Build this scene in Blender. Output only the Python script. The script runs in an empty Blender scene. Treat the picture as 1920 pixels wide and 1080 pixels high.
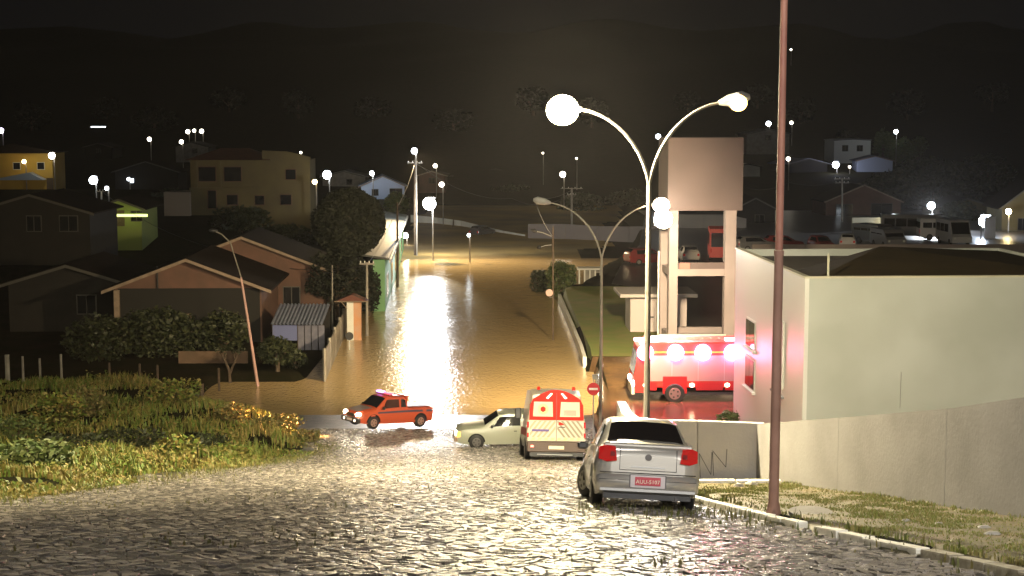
import bpy, math, random
from mathutils import Vector, Matrix, noise
R = random.Random(7)
SC = bpy.context.scene
HAZE = 0.00012
COL = SC.collection
# ------------------------------------------------------------------ camera, world, exposure
F = 2770.0
PITCH = math.atan(310 / F)
cp, sp = math.cos(PITCH), math.sin(PITCH)
cam = bpy.data.cameras.new('camera')
cam.sensor_width = 36
cam.lens = 36 * F / 1920
cam.clip_start = 0.2
cam.clip_end = 3000
camo = bpy.data.objects.new('camera', cam)
COL.objects.link(camo)
camo.location = (0, 0, 0)
camo.rotation_euler = (math.pi / 2 - PITCH, 0, 0)
SC.camera = camo
w = bpy.data.worlds.new('World')
SC.world = w
w.use_nodes = True
wn = w.node_tree.nodes
wn['Background'].inputs[0].default_value = (0.80, 0.82, 1.0, 1)
wn['Background'].inputs[1].default_value = 0.0011
SC.view_settings.view_transform = 'Standard'
SC.view_settings.look = 'None'
SC.view_settings.exposure = 1.4
SC.view_settings.gamma = 1
SC.view_settings.use_curve_mapping = False
cy = SC.cycles
cy.max_bounces = 5
cy.diffuse_bounces = 2
cy.glossy_bounces = 3
cy.transmission_bounces = 3
cy.volume_bounces = 0
cy.sample_clamp_indirect = 3
cy.sample_clamp_direct = 30
cy.use_denoising = True
try:
    cy.denoiser = 'OPENIMAGEDENOISE'
except Exception:
    pass

# ------------------------------------------------------------------ placement helpers
def ray(px, py):
    u = (px - 960) / F
    v = -(py - 540) / F
    return Vector((u, cp + v * sp, -sp + v * cp))
def at(px, py, Y):
    d = ray(px, py)
    return d * (Y / d.y)
def xat(px, Y, z):
    return (px - 960) / F * (Y * cp - z * sp)
def lerp_tab(t, tab):
    if t <= tab[0][0]:
        return tab[0][1]
    for (a, b), (c, d) in zip(tab, tab[1:]):
        if t <= c:
            return b + (d - b) * (t - a) / (c - a)
    return tab[-1][1]
def sst(t, a, b):
    t = min(1, max(0, (t - a) / (b - a)))
    return t * t * (3 - 2 * t)
WATER = -14.2
STREET = [(-40, 5), (0, -1.4), (48, -11.2), (53, -12.15), (58, -12.95), (63, -13.6), (68, -14.05), (74, -14.4), (82, -14.8),
          (140, -14.8), (150, -14.5), (157, -14.1), (215, -13.85), (250, -13.0), (300, -9.5), (350, -5), (450, 8), (650, 38), (900, 60)]
YARD = [(0, -8.5), (34, -9.0), (38, -9.6), (50, -13.6), (60, -13.8), (76, -13.8), (82, -13.4), (112, -13.4), (126, -12.3), (215, -12.6), (250, -12.4)]
def wallx(Y):
    if Y < 34: return 5.93 + (34 - Y) * 0.104
    return 2.75 + (Y - 34) * 0.056
def kerbx(Y):
    return lerp_tab(Y, [(0, 6.2), (14, 4.75), (19, 4.1), (27, 3.35), (34, 2.6), (50, 3.3), (60, 3.6), (87, 4.4), (116, 3.9), (160, 3.2)])
def leftx(Y):
    return lerp_tab(Y, [(0, -10), (25, -8.8), (40, -8.2), (57, -7.6), (64, -9), (72, -16)])
def ground(X, Y):
    z = lerp_tab(Y, STREET)
    if X > 1 and Y < 60:
        z -= 0.055 * (min(X, 3.4) - 1) * (1 - sst(Y, 40, 60))
    if Y >= 215:
        z += noise.noise((X * .01, Y * .01, 3)) * 2.2 * sst(Y, 245, 330) + noise.noise((X * .022, Y * .012, 8)) * 9 * sst(Y, 480, 640)
        if X < -30: z += 2.0 * sst(-X, 30, 60) * (1 - sst(Y, 280, 350))
        return z
    # left lot
    lx = leftx(Y)
    if X < lx and Y < 80:
        m = sst(lx - X, 0, 2.2)
        z += 0.25 * m * (1 - sst(Y, 40, 60)) + 0.12 * m * noise.noise((X * .5, Y * .5, 0))
        pl = -12.75 + 0.25 * noise.noise((X * .3, Y * .3, 2))
        if z < pl:
            z = z + (pl - z) * m
    if X < -16 and Y >= 72:
        z = z + (-13.9 - z) * 1.0 if Y > 76 else z + (-13.9 - z) * sst(Y, 72, 76)
    if Y > 78 and X < -10.3:
        m = sst(Y, 78, 82) * sst(-X, 10.9, 11.9)
        z = z + (-13.9 - z) * m
    if X < -22 and Y > 110:
        z += (3.3 * sst(Y, 110, 166) + 1.0 * sst(Y, 166, 215)) * sst(-X, 22, 34)
    # right side
    if Y < 34:
        kx = kerbx(Y)
        if X > kx:
            z += 0.12
        if X > wallx(Y) + 0.1:
            z = z + (lerp_tab(Y, YARD) - z) * sst(X - wallx(Y), .1, 1.5)
    elif Y < 84:
        x0 = lerp_tab(Y, [(34, 2.85), (50, 3.6), (66, 4.0), (84, 4.33)])
        if X > x0:
            z = z + (lerp_tab(Y, YARD) - z) * sst(X - x0, 0, .8)
    else:
        x0 = lerp_tab(Y, [(84, 4.33), (87, 4.4), (116, 3.9), (122, 6), (150, 12), (190, 16)])
        if X > x0:
            z = z + (lerp_tab(Y, YARD) - z) * sst(X - x0, -.1, .25 if Y < 119 else .8)
    return z

# ------------------------------------------------------------------ materials
MATS = {}
def mat(name, col, rough=0.6, metal=0, emit=0, col2=None, scale=4.0, bump=0, bscale=None, detail=4, alpha=None, coat=0, island=0, spec=0.5, ecol=None):
    if name in MATS: return MATS[name]
    m = bpy.data.materials.new(name)
    m.use_nodes = True
    nt = m.node_tree
    b = nt.nodes['Principled BSDF']
    b.inputs['Base Color'].default_value = (*col, 1)
    b.inputs['Roughness'].default_value = rough
    b.inputs['Metallic'].default_value = metal
    b.inputs['Specular IOR Level'].default_value = spec
    if coat:
        b.inputs['Coat Weight'].default_value = coat
        b.inputs['Coat Roughness'].default_value = 0.08
    if emit:
        b.inputs['Emission Color'].default_value = (*(ecol or col), 1)
        b.inputs['Emission Strength'].default_value = emit
    tc = nt.nodes.new('ShaderNodeNewGeometry')
    if col2 is not None:
        n = nt.nodes.new('ShaderNodeTexNoise')
        n.inputs['Scale'].default_value = scale
        n.inputs['Detail'].default_value = detail
        nt.links.new(tc.outputs['Position'], n.inputs['Vector'])
        mx = nt.nodes.new('ShaderNodeMix')
        mx.data_type = 'RGBA'
        mx.inputs[6].default_value = (*col, 1)
        mx.inputs[7].default_value = (*col2, 1)
        cr = nt.nodes.new('ShaderNodeMapRange')
        cr.inputs['From Min'].default_value = 0.35
        cr.inputs['From Max'].default_value = 0.65
        if island:
            ad = nt.nodes.new('ShaderNodeMix')
            ad.inputs[0].default_value = island
            nt.links.new(n.outputs['Fac'], ad.inputs[2])
            nt.links.new(tc.outputs['Random Per Island'], ad.inputs[3])
            nt.links.new(ad.outputs[0], cr.inputs['Value'])
        else:
            nt.links.new(n.outputs['Fac'], cr.inputs['Value'])
        nt.links.new(cr.outputs['Result'], mx.inputs[0])
        nt.links.new(mx.outputs[2], b.inputs['Base Color'])
    if bump:
        n2 = nt.nodes.new('ShaderNodeTexNoise')
        n2.inputs['Scale'].default_value = bscale or scale * 4
        n2.inputs['Detail'].default_value = 5
        nt.links.new(tc.outputs['Position'], n2.inputs['Vector'])
        bp = nt.nodes.new('ShaderNodeBump')
        bp.inputs['Strength'].default_value = 1
        bp.inputs['Distance'].default_value = bump
        nt.links.new(n2.outputs['Fac'], bp.inputs['Height'])
        nt.links.new(bp.outputs['Normal'], b.inputs['Normal'])
    MATS[name] = m
    return m
def lamp_mat(name, col, s):
    m = mat(name, col, .5, emit=s)
    return m

# ------------------------------------------------------------------ mesh builder
class MB:
    def __init__(self):
        self.v = []; self.f = []
    def add(self, vs, fs):
        o = len(self.v)
        self.v += [tuple(p) for p in vs]
        self.f += [tuple(i + o for i in f) for f in fs]
        return self
    def box(self, x0, x1, y0, y1, z0, z1):
        vs = [(x, y, z) for z in (z0, z1) for y in (y0, y1) for x in (x0, x1)]
        return self.add(vs, [(0, 2, 3, 1), (4, 5, 7, 6), (0, 1, 5, 4), (2, 6, 7, 3), (0, 4, 6, 2), (1, 3, 7, 5)])
    def bbox(self, x0, x1, y0, y1, z0, z1, b=.02):
        # box with chamfered vertical & top edges
        def ring(i, z):
            return [(x0 + i + b, y0 + i, z), (x1 - i - b, y0 + i, z), (x1 - i, y0 + i + b, z), (x1 - i, y1 - i - b, z),
                    (x1 - i - b, y1 - i, z), (x0 + i + b, y1 - i, z), (x0 + i, y1 - i - b, z), (x0 + i, y0 + i + b, z)]
        rs = [ring(b, z0), ring(0, z0 + b), ring(0, z1 - b), ring(b, z1)]
        vs = sum(rs, [])
        fs = [tuple(range(7, -1, -1)), tuple(range(24, 32))]
        for k in range(3):
            for i in range(8):
                j = (i + 1) % 8
                fs.append((k * 8 + i, k * 8 + j, k * 8 + 8 + j, k * 8 + 8 + i))
        return self.add(vs, fs)
    def tube(self, pts, rads, n=8, cap=True):
        pts = [Vector(p) for p in pts]
        if not hasattr(rads, '__len__'): rads = [rads] * len(pts)
        rings = []
        prev = None
        for i, p in enumerate(pts):
            d = (pts[min(i + 1, len(pts) - 1)] - pts[max(i - 1, 0)]).normalized()
            ref = Vector((0, 0, 1)) if abs(d.z) < .9 else Vector((1, 0, 0))
            if prev is not None: ref = prev
            a = ref - d * ref.dot(d)
            a.normalize()
            b = d.cross(a)
            prev = a
            rings.append([p + (a * math.cos(2 * math.pi * k / n) + b * math.sin(2 * math.pi * k / n)) * rads[i] for k in range(n)])
        vs = sum(rings, [])
        fs = []
        for i in range(len(pts) - 1):
            for k in range(n):
                j = (k + 1) % n
                fs.append((i * n + k, i * n + j, i * n + n + j, i * n + n + k))
        if cap:
            fs.append(tuple(range(n - 1, -1, -1)))
            fs.append(tuple((len(pts) - 1) * n + k for k in range(n)))
        return self.add(vs, fs)
    def prism(self, poly, vec):
        # poly: 3d points; extrude by vec
        n = len(poly)
        vec = Vector(vec)
        vs = [Vector(p) for p in poly] + [Vector(p) + vec for p in poly]
        fs = [tuple(range(n - 1, -1, -1)), tuple(range(n, 2 * n))]
        for i in range(n):
            j = (i + 1) % n
            fs.append((i, j, n + j, n + i))
        return self.add(vs, fs)
    def ball(self, c, rx, ry=None, rz=None, n=10, m=7):
        ry = ry or rx; rz = rz or rx
        vs = []; fs = []
        for i in range(1, m):
            th = math.pi * i / m
            for k in range(n):
                ph = 2 * math.pi * k / n
                vs.append((c[0] + rx * math.sin(th) * math.cos(ph), c[1] + ry * math.sin(th) * math.sin(ph), c[2] + rz * math.cos(th)))
        t = len(vs); vs += [(c[0], c[1], c[2] + rz), (c[0], c[1], c[2] - rz)]
        for i in range(m - 2):
            for k in range(n):
                j = (k + 1) % n
                fs.append((i * n + k, i * n + n + k, i * n + n + j, i * n + j))
        for k in range(n):
            j = (k + 1) % n
            fs.append((t, k, j)); fs.append((t + 1, (m - 2) * n + j, (m - 2) * n + k))
        return self.add(vs, fs)
    def disc_y(self, c, r, t, n=20, ax=0):
        # short cylinder along axis ax
        e = Vector((0, 0, 0)); e[ax] = t / 2
        return self.tube([Vector(c) - e, Vector(c) + e], r, n)
    def build(self, name, m, parent=None, smooth=False, ang=35):
        me = bpy.data.meshes.new(name)
        me.from_pydata(self.v, [], self.f)
        me.update()
        if m: me.materials.append(m)
        if smooth:
            me.polygons.foreach_set('use_smooth', [True] * len(me.polygons))
            me.set_sharp_from_angle(angle=math.radians(ang))
        o = bpy.data.objects.new(name, me)
        COL.objects.link(o)
        if parent: o.parent = parent
        return o
def tag(o, label=None, cat=None, group=None, kind=None):
    if label: o['label'] = label
    if cat: o['category'] = cat
    if group: o['group'] = group
    if kind: o['kind'] = kind
    return o
def empty(name, loc, rz=0, label=None, cat=None, group=None):
    o = bpy.data.objects.new(name, None)
    o.empty_display_size = .2
    COL.objects.link(o)
    o.location = loc
    o.rotation_euler = (0, 0, rz)
    return tag(o, label, cat, group)
def kids(o):
    return [c for c in COL.objects if c.parent == o]
def copy_tree(o, parent=None, swap=None):
    c = o.copy()
    COL.objects.link(c)
    if parent: c.parent = parent
    for ch in list(o.children):
        copy_tree(ch, c)
    return c
def place(root, x, y, yaw, L=2.5, W=1.4, dz=0, z=None, kx=1):
    f2 = Vector((math.sin(yaw), math.cos(yaw), 0)); r2 = Vector((math.cos(yaw), -math.sin(yaw), 0))
    if z is None:
        P = [Vector((x, y, 0)) + f2 * (sy * L / 2) + r2 * (sx * W / 2) for sy in (-1, 1) for sx in (-1, 1)]
        for p in P: p.z = ground(p.x, p.y)
        f = ((P[2] + P[3]) - (P[0] + P[1])).normalized()
        r = ((P[1] + P[3]) - (P[0] + P[2])).normalized()
        zz = sum(p.z for p in P) / 4
    else:
        f, r, zz = f2, r2, z
    u = r.cross(f).normalized(); r = f.cross(u)
    M = Matrix(((r.x, f.x, u.x, x), (r.y, f.y, u.y, y), (r.z, f.z, u.z, zz + dz), (0, 0, 0, 1)))
    root.matrix_world = M
    return root
def text(name, s, size, m, parent, M, ext=.004):
    c = bpy.data.curves.new(name, 'FONT')
    c.body = s; c.size = size; c.extrude = ext
    c.align_x = 'CENTER'; c.align_y = 'CENTER'
    c.resolution_u = 2
    c.materials.append(m)
    t = bpy.data.objects.new('tmp', c)
    COL.objects.link(t); bpy.context.view_layer.update()
    me = bpy.data.meshes.new_from_object(t.evaluated_get(bpy.context.evaluated_depsgraph_get()))
    bpy.data.objects.remove(t); bpy.data.curves.remove(c)
    me.materials.clear(); me.materials.append(m)
    o = bpy.data.objects.new(name, me)
    COL.objects.link(o)
    o.parent = parent
    o.matrix_local = M
    return o

def add_spot(parent, pos, target, energy, col, ang, blend=.8, size=.2, name='lamp_beam'):
    l = bpy.data.lights.new(name, 'SPOT'); l.energy = energy; l.color = col
    l.spot_size = math.radians(ang); l.spot_blend = blend; l.shadow_soft_size = size
    o = bpy.data.objects.new(name, l); COL.objects.link(o); o.parent = parent
    d = Vector(target) - Vector(pos)
    M = Matrix.Translation(pos) @ d.to_track_quat('-Z', 'Y').to_matrix().to_4x4()
    bpy.context.view_layer.update()
    o.matrix_local = parent.matrix_world.inverted() @ M
    return o

# common materials
m_conc = mat('concrete', (.30, .28, .25), .75, col2=(.22, .20, .18), scale=1.5, bump=.01, bscale=12)
m_wallg = mat('grey_render', (.32, .31, .305), .8, col2=(.27, .26, .255), scale=.7, bump=.006, bscale=14)
m_white = mat('white_paint', (.72, .72, .68), .5, col2=(.62, .62, .58), scale=.8)
m_cream = mat('cream_paint', (.56, .55, .42), .6, col2=(.50, .49, .38), scale=.5)
m_kerbw = mat('whitewashed_kerb', (.86, .84, .76), .5, col2=(.68, .65, .56), scale=4, bump=.01)
m_black = mat('black_rubber', (.015, .015, .016), .6)
m_dark = mat('dark_plastic', (.03, .03, .032), .45)
m_glass = mat('dark_glass', (.012, .013, .016), .06, spec=.7)
m_steel = mat('galvanised_steel', (.42, .42, .42), .4, metal=.6)
m_wood = mat('old_timber', (.11, .075, .05), .8, col2=(.07, .05, .035), scale=6)
m_polec = mat('pole_concrete', (.30, .17, .13), .75, col2=(.22, .12, .09), scale=2)  # reddish light on the pole is mixed into the concrete colour
# ------------------------------------------------------------------ terrain sheets
def frange(a, b, s):
    n = max(1, round((b - a) / s))
    return [a + (b - a) * i / n for i in range(n)]
def sheet(name, xs, ys, m, off=0, keep=None, label=None, kind='structure', zf=None, smooth=True):
    idx = {}; vs = []; fs = []
    for j, y in enumerate(ys):
        for i, x in enumerate(xs):
            X = x(y) if callable(x) else x
            vs.append((X, y, (zf(X, y) if zf else ground(X, y)) + off))
    n = len(xs)
    for j in range(len(ys) - 1):
        for i in range(n - 1):
            a = j * n + i
            if keep:
                c = [vs[k] for k in (a, a + 1, a + n + 1, a + n)]
                cx = sum(p[0] for p in c) / 4; cyy = sum(p[1] for p in c) / 4
                if not keep(cx, cyy): continue
            fs.append((a, a + 1, a + n + 1, a + n))
    mb = MB(); mb.v = vs; mb.f = fs
    o = mb.build(name, m, smooth=smooth, ang=60)
    tag(o, kind=kind, label=label)
    return o
m_soil = mat('soil_and_grass', (.014, .015, .007), .95, col2=(.022, .018, .010), scale=.6, bump=.03, bscale=5, spec=.02)
xs = frange(-420, -120, 20) + frange(-120, -40, 6) + frange(-40, -18, 1.5) + frange(-18, 30, .5) + frange(30, 60, 3) + frange(60, 420, 15) + [420]
ys = frange(-20, 10, 3) + frange(10, 90, .5) + frange(90, 130, 1) + frange(130, 220, 3) + frange(220, 700, 12) + [700]
sheet('ground', xs, ys, m_soil)

# muddy flood water with ripples
m_water = bpy.data.materials.new('muddy_water')
m_water.use_nodes = True
nt = m_water.node_tree
b = nt.nodes['Principled BSDF']
b.inputs['Base Color'].default_value = (.52, .375, .18, 1)
b.inputs['Roughness'].default_value = .12
b.inputs['IOR'].default_value = 1.33
g = nt.nodes.new('ShaderNodeNewGeometry')
mp = nt.nodes.new('ShaderNodeVectorMath'); mp.operation = 'MULTIPLY'; mp.inputs[1].default_value = (1, .6, 1)
nt.links.new(g.outputs['Position'], mp.inputs[0])
n1 = nt.nodes.new('ShaderNodeTexNoise'); n1.inputs['Scale'].default_value = 5.0; n1.inputs['Detail'].default_value = 3
n3 = nt.nodes.new('ShaderNodeTexNoise'); n3.inputs['Scale'].default_value = 1.1; n3.inputs['Detail'].default_value = 2
nt.links.new(mp.outputs[0], n1.inputs['Vector']); nt.links.new(mp.outputs[0], n3.inputs['Vector'])
big = nt.nodes.new('ShaderNodeTexNoise'); big.inputs['Scale'].default_value = .045; big.inputs['Detail'].default_value = 2
nt.links.new(g.outputs['Position'], big.inputs['Vector'])
bmr = nt.nodes.new('ShaderNodeMapRange'); bmr.inputs['From Min'].default_value = .35; bmr.inputs['From Max'].default_value = .65
bmr.inputs['To Min'].default_value = .35; bmr.inputs['To Max'].default_value = 1.0
nt.links.new(big.outputs['Fac'], bmr.inputs['Value'])
b1 = nt.nodes.new('ShaderNodeBump'); b1.inputs['Distance'].default_value = .042
b2 = nt.nodes.new('ShaderNodeBump'); b2.inputs['Distance'].default_value = .03
nt.links.new(n1.outputs['Fac'], b1.inputs['Height']); nt.links.new(n3.outputs['Fac'], b2.inputs['Height'])
nt.links.new(bmr.outputs['Result'], b1.inputs['Strength'])
nt.links.new(b1.outputs['Normal'], b2.inputs['Normal']); nt.links.new(b2.outputs['Normal'], b.inputs['Normal'])
mb = MB(); mb.add([(-60, 62, WATER), (30, 62, WATER), (30, 226, WATER), (-60, 226, WATER)], [(0, 1, 2, 3)])
tag(mb.build('water', m_water), kind='structure')

# road bed and cobbles
m_bed = mat('wet_road_bed', (.11, .095, .07), .35, col2=(.035, .04, .018), scale=2.5, bump=.02, bscale=14)
road = sheet('road', [(lambda y, k=k: (leftx(y) - .6) + (kerbx(y) - .02 - leftx(y) + .6) * k / 24) for k in range(25)], frange(8, 76, .5) + [76], m_bed, off=.03)
m_cob = mat('wet_cobble', (.13, .12, .11), .2, col2=(.38, .34, .30), scale=3, bump=.010, bscale=45, island=.75, spec=.6)
m_cobm = mat('muddy_cobble', (.10, .082, .055), .45, col2=(.14, .115, .075), scale=3, bump=.012, bscale=30, island=.6)
CW, CL = .142, .142
def jit(i, j, s=0):
    r = random.Random(i * 7919 + j * 104729 + s)
    return r.uniform(-.42, .42), r.uniform(-.42, .42)
def corner(i, j):
    a, b_ = jit(i, j)
    x, y = (i + a) * CW, (j + b_) * CL
    return (x * .85 - y * .53, x * .53 + y * .85)
def stone(i, j):
    rr = random.Random(i * 31 + j * 977 + 5)
    c = [corner(i, j), corner(i + 1, j), corner(i + 1, j + 1) if j % 2 == 0 else corner(i + 1, j + 1), corner(i, j + 1)]
    if j % 2: c[2], c[3] = (c[2][0] + 0, c[2][1]), c[3]
    cx = sum(p[0] for p in c) / 4; cyy = sum(p[1] for p in c) / 4
    ring = []
    for k in range(4):
        a, b_ = c[k], c[(k + 1) % 4]
        ring.append((a[0] * .90 + cx * .10, a[1] * .90 + cyy * .10))
        m_ = ((a[0] + b_[0]) / 2, (a[1] + b_[1]) / 2)
        s_ = rr.uniform(.02, .09)
        ring.append((m_[0] * (1 - s_) + cx * s_, m_[1] * (1 - s_) + cyy * s_))
    gx, gy = rr.gauss(0, .075), rr.gauss(0, .075)
    h = rr.uniform(.014, .030)
    vs = []
    z0 = ground(cx, cyy) + .03
    sy = (ground(cx, cyy + .3) - ground(cx, cyy - .3)) / .6
    sx = (ground(cx + .2, cyy) - ground(cx - .2, cyy)) / .4
    def zz(x, y): return z0 + sx * (x - cx) + sy * (y - cyy)
    for x, y in ring: vs.append((x, y, zz(x, y) - .02))
    for x, y in ring:
        X = cx + (x - cx) * .9; Y = cyy + (y - cyy) * .9
        vs.append((X, Y, zz(X, Y) + h + gx * (X - cx) + gy * (Y - cyy)))
    vs.append((cx, cyy, zz(cx, cyy) + h + .007))
    fs = [(k, (k + 1) % 8, 8 + (k + 1) % 8, 8 + k) for k in range(8)] + [(8 + k, 8 + (k + 1) % 8, 16) for k in range(8)]
    return vs, fs, cx, cyy
near = []; mid = MB()
for j in range(40, 490):
    for i in range(0, 400):
        xx, yy = corner(i, j)
        if yy < 12.2 or yy > 66 or xx < -11 or xx > 5.2: continue
        if xx > kerbx(yy) - .22: continue
        if xx < leftx(yy) - .3 + .5 * noise.noise((xx, yy * .5, 1)): continue
        if abs(xx) > (yy * .35 + .8): continue
        vs, fs, cx, cyy = stone(i, j)
        zc = ground(cx, cyy)
        d = cyy * cp - zc * sp
        py = 540 - F * (cyy * sp + zc * cp) / d; px = 960 + F * cx / d
        if py < 1092 and py > 1037 and -10 < px < 1930 and len(near) < 300:
            near.append((vs, fs))
        else:
            mid.add(vs, fs)
o = mid.build('cobble_field', m_cob, road, smooth=True, ang=50); o['kind'] = 'stuff'
for vs, fs in near:
    mb = MB(); mb.add(vs, fs); mb.build('cobble', m_cob, road, smooth=True, ang=50)

# yard, lawn, parking sheets
m_yard = mat('wet_yard_paving', (.20, .12, .055), .16, col2=(.14, .085, .05), scale=.5, bump=.01, bscale=7)
sheet('yard_pavement', frange(3.85, 26, .4) + [26], frange(50, 84, .5) + [84], m_yard, off=.03)
m_lawn = mat('lawn_turf', (.13, .18, .03), .8, col2=(.19, .18, .05), scale=.8, bump=.03, bscale=10)
sheet('lawn', [(lambda y, k=k: kerbx(y) + .05 + (9.9 - kerbx(y)) * k / 24) for k in range(25)], frange(84, 117, .5) + [117], m_lawn, off=.05)
m_asph = mat('wet_asphalt', (.05, .047, .05), .3, col2=(.075, .07, .07), scale=.4, bump=.01, bscale=9)
sheet('parking_asphalt', [(lambda y, k=k: (10.3 if y < 118 else lerp_tab(y, [(118, 8), (150, 13), (200, 18)])) + (70 - 10) * k / 40) for k in range(41)], frange(90, 212, 2) + [212], m_asph, off=.06)
m_mudfar = mat('far_bank_mud', (.40, .27, .10), .85, col2=(.22, .16, .08), scale=.12, bump=.02, bscale=2, spec=.15)
sheet('muddy_road', frange(-16, 17, .75) + [17], frange(151, 238, 1) + [238], m_mudfar, off=.05, keep=lambda x, y: -13.5 - 1.5 * noise.noise((0, y * .1, 5)) < x < 8 + (y - 150) * .12 + 3 * noise.noise((x * .2, y * .12, 6)))

# lawn grass blades
def blades(name, pts, m, kind='stuff', parent=None, seg=2, label=None, cat=None, w=.012):
    mb = MB()
    for (x, y, z, h) in pts:
        a = R.uniform(0, 6.283); lean = R.uniform(.1, .55) * h
        dx, dy = math.cos(a), math.sin(a)
        ww = w * R.uniform(.7, 1.6)
        px_, py_ = -dy * ww, dx * ww
        mx, my = x + dx * lean * .3, y + dy * lean * .3
        tx, ty = x + dx * lean, y + dy * lean
        mb.add([(x - px_, y - py_, z - .02), (x + px_, y + py_, z - .02), (mx + px_ * .8, my + py_ * .8, z + h * .6), (mx - px_ * .8, my - py_ * .8, z + h * .6), (tx, ty, z + h)],
               [(0, 1, 2, 3), (3, 2, 4)])
    o = mb.build(name, m, parent)
    tag(o, label, cat, kind=kind)
    return o
m_weed = mat('weed_leaves', (.10, .155, .02), .6, col2=(.22, .165, .045), scale=.3, island=.4)
m_weed2 = mat('dry_grass', (.19, .14, .05), .7, col2=(.12, .13, .035), scale=.8, island=.5)
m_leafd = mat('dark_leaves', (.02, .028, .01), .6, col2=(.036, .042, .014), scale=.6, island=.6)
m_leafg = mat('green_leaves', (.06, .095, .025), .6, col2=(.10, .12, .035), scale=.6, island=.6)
# left lot weeds
pts = []; leafp = []
for k in range(52000):
    Y = R.uniform(20, 74)
    if R.random() > (Y / 74) ** .3: continue
    lx = leftx(Y)
    X = R.uniform(max(-Y * .37 - 1, -28), lx + .5)
    n = noise.noise((X * .45, Y * .35, 5)); n2 = noise.noise((X * 1.5, Y * 1.2, 9))
    edge = sst(lx + .5 - X, 0, 2.5)
    h = (.12 + .38 * max(0, n + .35) + .18 * max(0, n2)) * (.35 + .65 * edge)
    if h < .1 and R.random() < .4: continue
    if noise.noise((X * .55, Y * .4, 44)) < -.22: continue
    pts.append((X, Y, ground(X, Y), h * R.uniform(.6, 1.35)))
blades('weeds', pts, m_weed, label='tall wet weeds and grass covering the vacant lot on the left', w=.022)
LEAFY = pts
# leaf clumps (bushy)
def leaf_cloud(mb, c, rx, ry, rz, n, size, rnd=R, shell=.5, amp=.28):
    for _ in range(n):
        while True:
            p = Vector((rnd.uniform(-1, 1), rnd.uniform(-1, 1), rnd.uniform(-1, 1)))
            l = p.length
            if l < 1 and l > shell * rnd.random() ** .5 and l > .1: break
        nn = 1 + amp * noise.noise(Vector(c) * .7 + p * 1.9)
        q = Vector((c[0] + p.x * rx * nn, c[1] + p.y * ry * nn, c[2] + p.z * rz * nn))
        a = Vector((rnd.uniform(-1, 1), rnd.uniform(-1, 1), rnd.uniform(-.6, .6))).normalized()
        b_ = a.cross(Vector((rnd.uniform(-1, 1), rnd.uniform(-1, 1), rnd.uniform(-1, 1)))).normalized()
        s = size * rnd.uniform(.6, 1.4)
        mb.add([q - a * s, q + b_ * s * .5, q + a * s, q - b_ * s * .5], [(0, 1, 2, 3)])
mb = MB()
for (x, y, z, h) in LEAFY[::3]:
    if noise.noise((x * .7, y * .6, 31)) < -.05: continue
    hh = h * 1.1
    for _ in range(2):
        q = Vector((x + R.uniform(-.12, .12), y + R.uniform(-.12, .12), z + hh * R.uniform(.4, 1.05)))
        a = Vector((R.uniform(-1, 1), R.uniform(-1, 1), R.uniform(-.5, .7))).normalized(); b_ = a.cross(Vector((R.uniform(-1, 1), R.uniform(-1, 1), 1))).normalized()
        s = R.uniform(.035, .085)
        mb.add([q - a * s, q + b_ * s * .55, q + a * s, q - b_ * s * .55], [(0, 1, 2, 3)])
tag(mb.build('broadleaf_weeds', m_weed), 'broad leaves of low weeds scattered through the vacant lot grass', kind='stuff')
def shrub(px, Y, rx, rz, m, label, n=350, name='shrub', size=.09, group=None):
    z = ground(xat(px, Y, -13), Y); x = xat(px, Y, z)
    e = empty(name, (x, Y, z), 0, label, 'shrub', group)
    mb = MB()
    for k in range(6):
        a = k * 1.05
        mb.tube([(0, 0, -.05), (math.cos(a) * rx * .3, math.sin(a) * rx * .3, rz * .9), (math.cos(a) * rx * .6, math.sin(a) * rx * .6, rz * 1.5)], [.02, .015, .006], 4)
    mb.build('stem', m_wood, e)
    mb = MB(); leaf_cloud(mb, (0, 0, rz), rx, rx * .8, rz, n, size)
    mb.build('foliage', m, e)
    return e
shrub(110, 62, 1.3, .75, m_weed, 'rounded yellow-green shrub at the back of the vacant lot, near the fence posts', 900)
shrub(40, 56, 1.2, .7, m_leafg, 'green shrub at the far left edge of the vacant lot', 800)
shrub(165, 64, 1.1, .7, m_weed2, 'tan flowering shrub next to the yellow-green one', 700)
shrub(325, 66, 1.5, .62, m_weed, 'low spreading yellow-green shrub in front of the bare tree', 900)
shrub(240, 55, 1.7, .5, m_leafd, 'dark low bush in the middle of the vacant lot', 900)
shrub(120, 50, 1.4, .4, m_leafd, 'dark bush at the left of the weedy hollow', 700)
shrub(380, 52, 1.0, .42, m_leafd, 'dark bush on the right side of the weedy hollow', 600)
shrub(335, 44, .75, .38, m_weed, 'bright green tuft of weeds beside the cobbled street', 600)
shrub(520, 61.5, 1.15, .36, m_weed2, 'dry weeds glowing orange in the pickup headlights', 900)
shrub(575, 60.5, .7, .28, m_weed2, 'small yellow tuft at the street edge in front of the pickup', 500)
shrub(440, 62.5, .9, .42, m_weed2, 'dry upright weeds left of the headlight glow', 600)
shrub(60, 33, 1.1, .35, m_leafg, 'leafy green clump low at the left picture edge', 800)
shrub(430, 48, .9, .25, m_weed, 'low bright weeds spilling onto the cobbles', 500)
shrub(1366, 66, .55, .42, m_leafg, 'round clipped bush against the white station wall', 500)
# right verge soil
sheet('verge', [(lambda y, k=k: kerbx(y) - .04 + (wallx(y) - kerbx(y) + .06) * k / 10) for k in range(11)], frange(11, 33.8, .5) + [33.8], mat('verge_soil', (.17, .12, .06), .75, col2=(.10, .095, .035), scale=2.6, bump=.04, bscale=6), off=.035)
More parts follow.
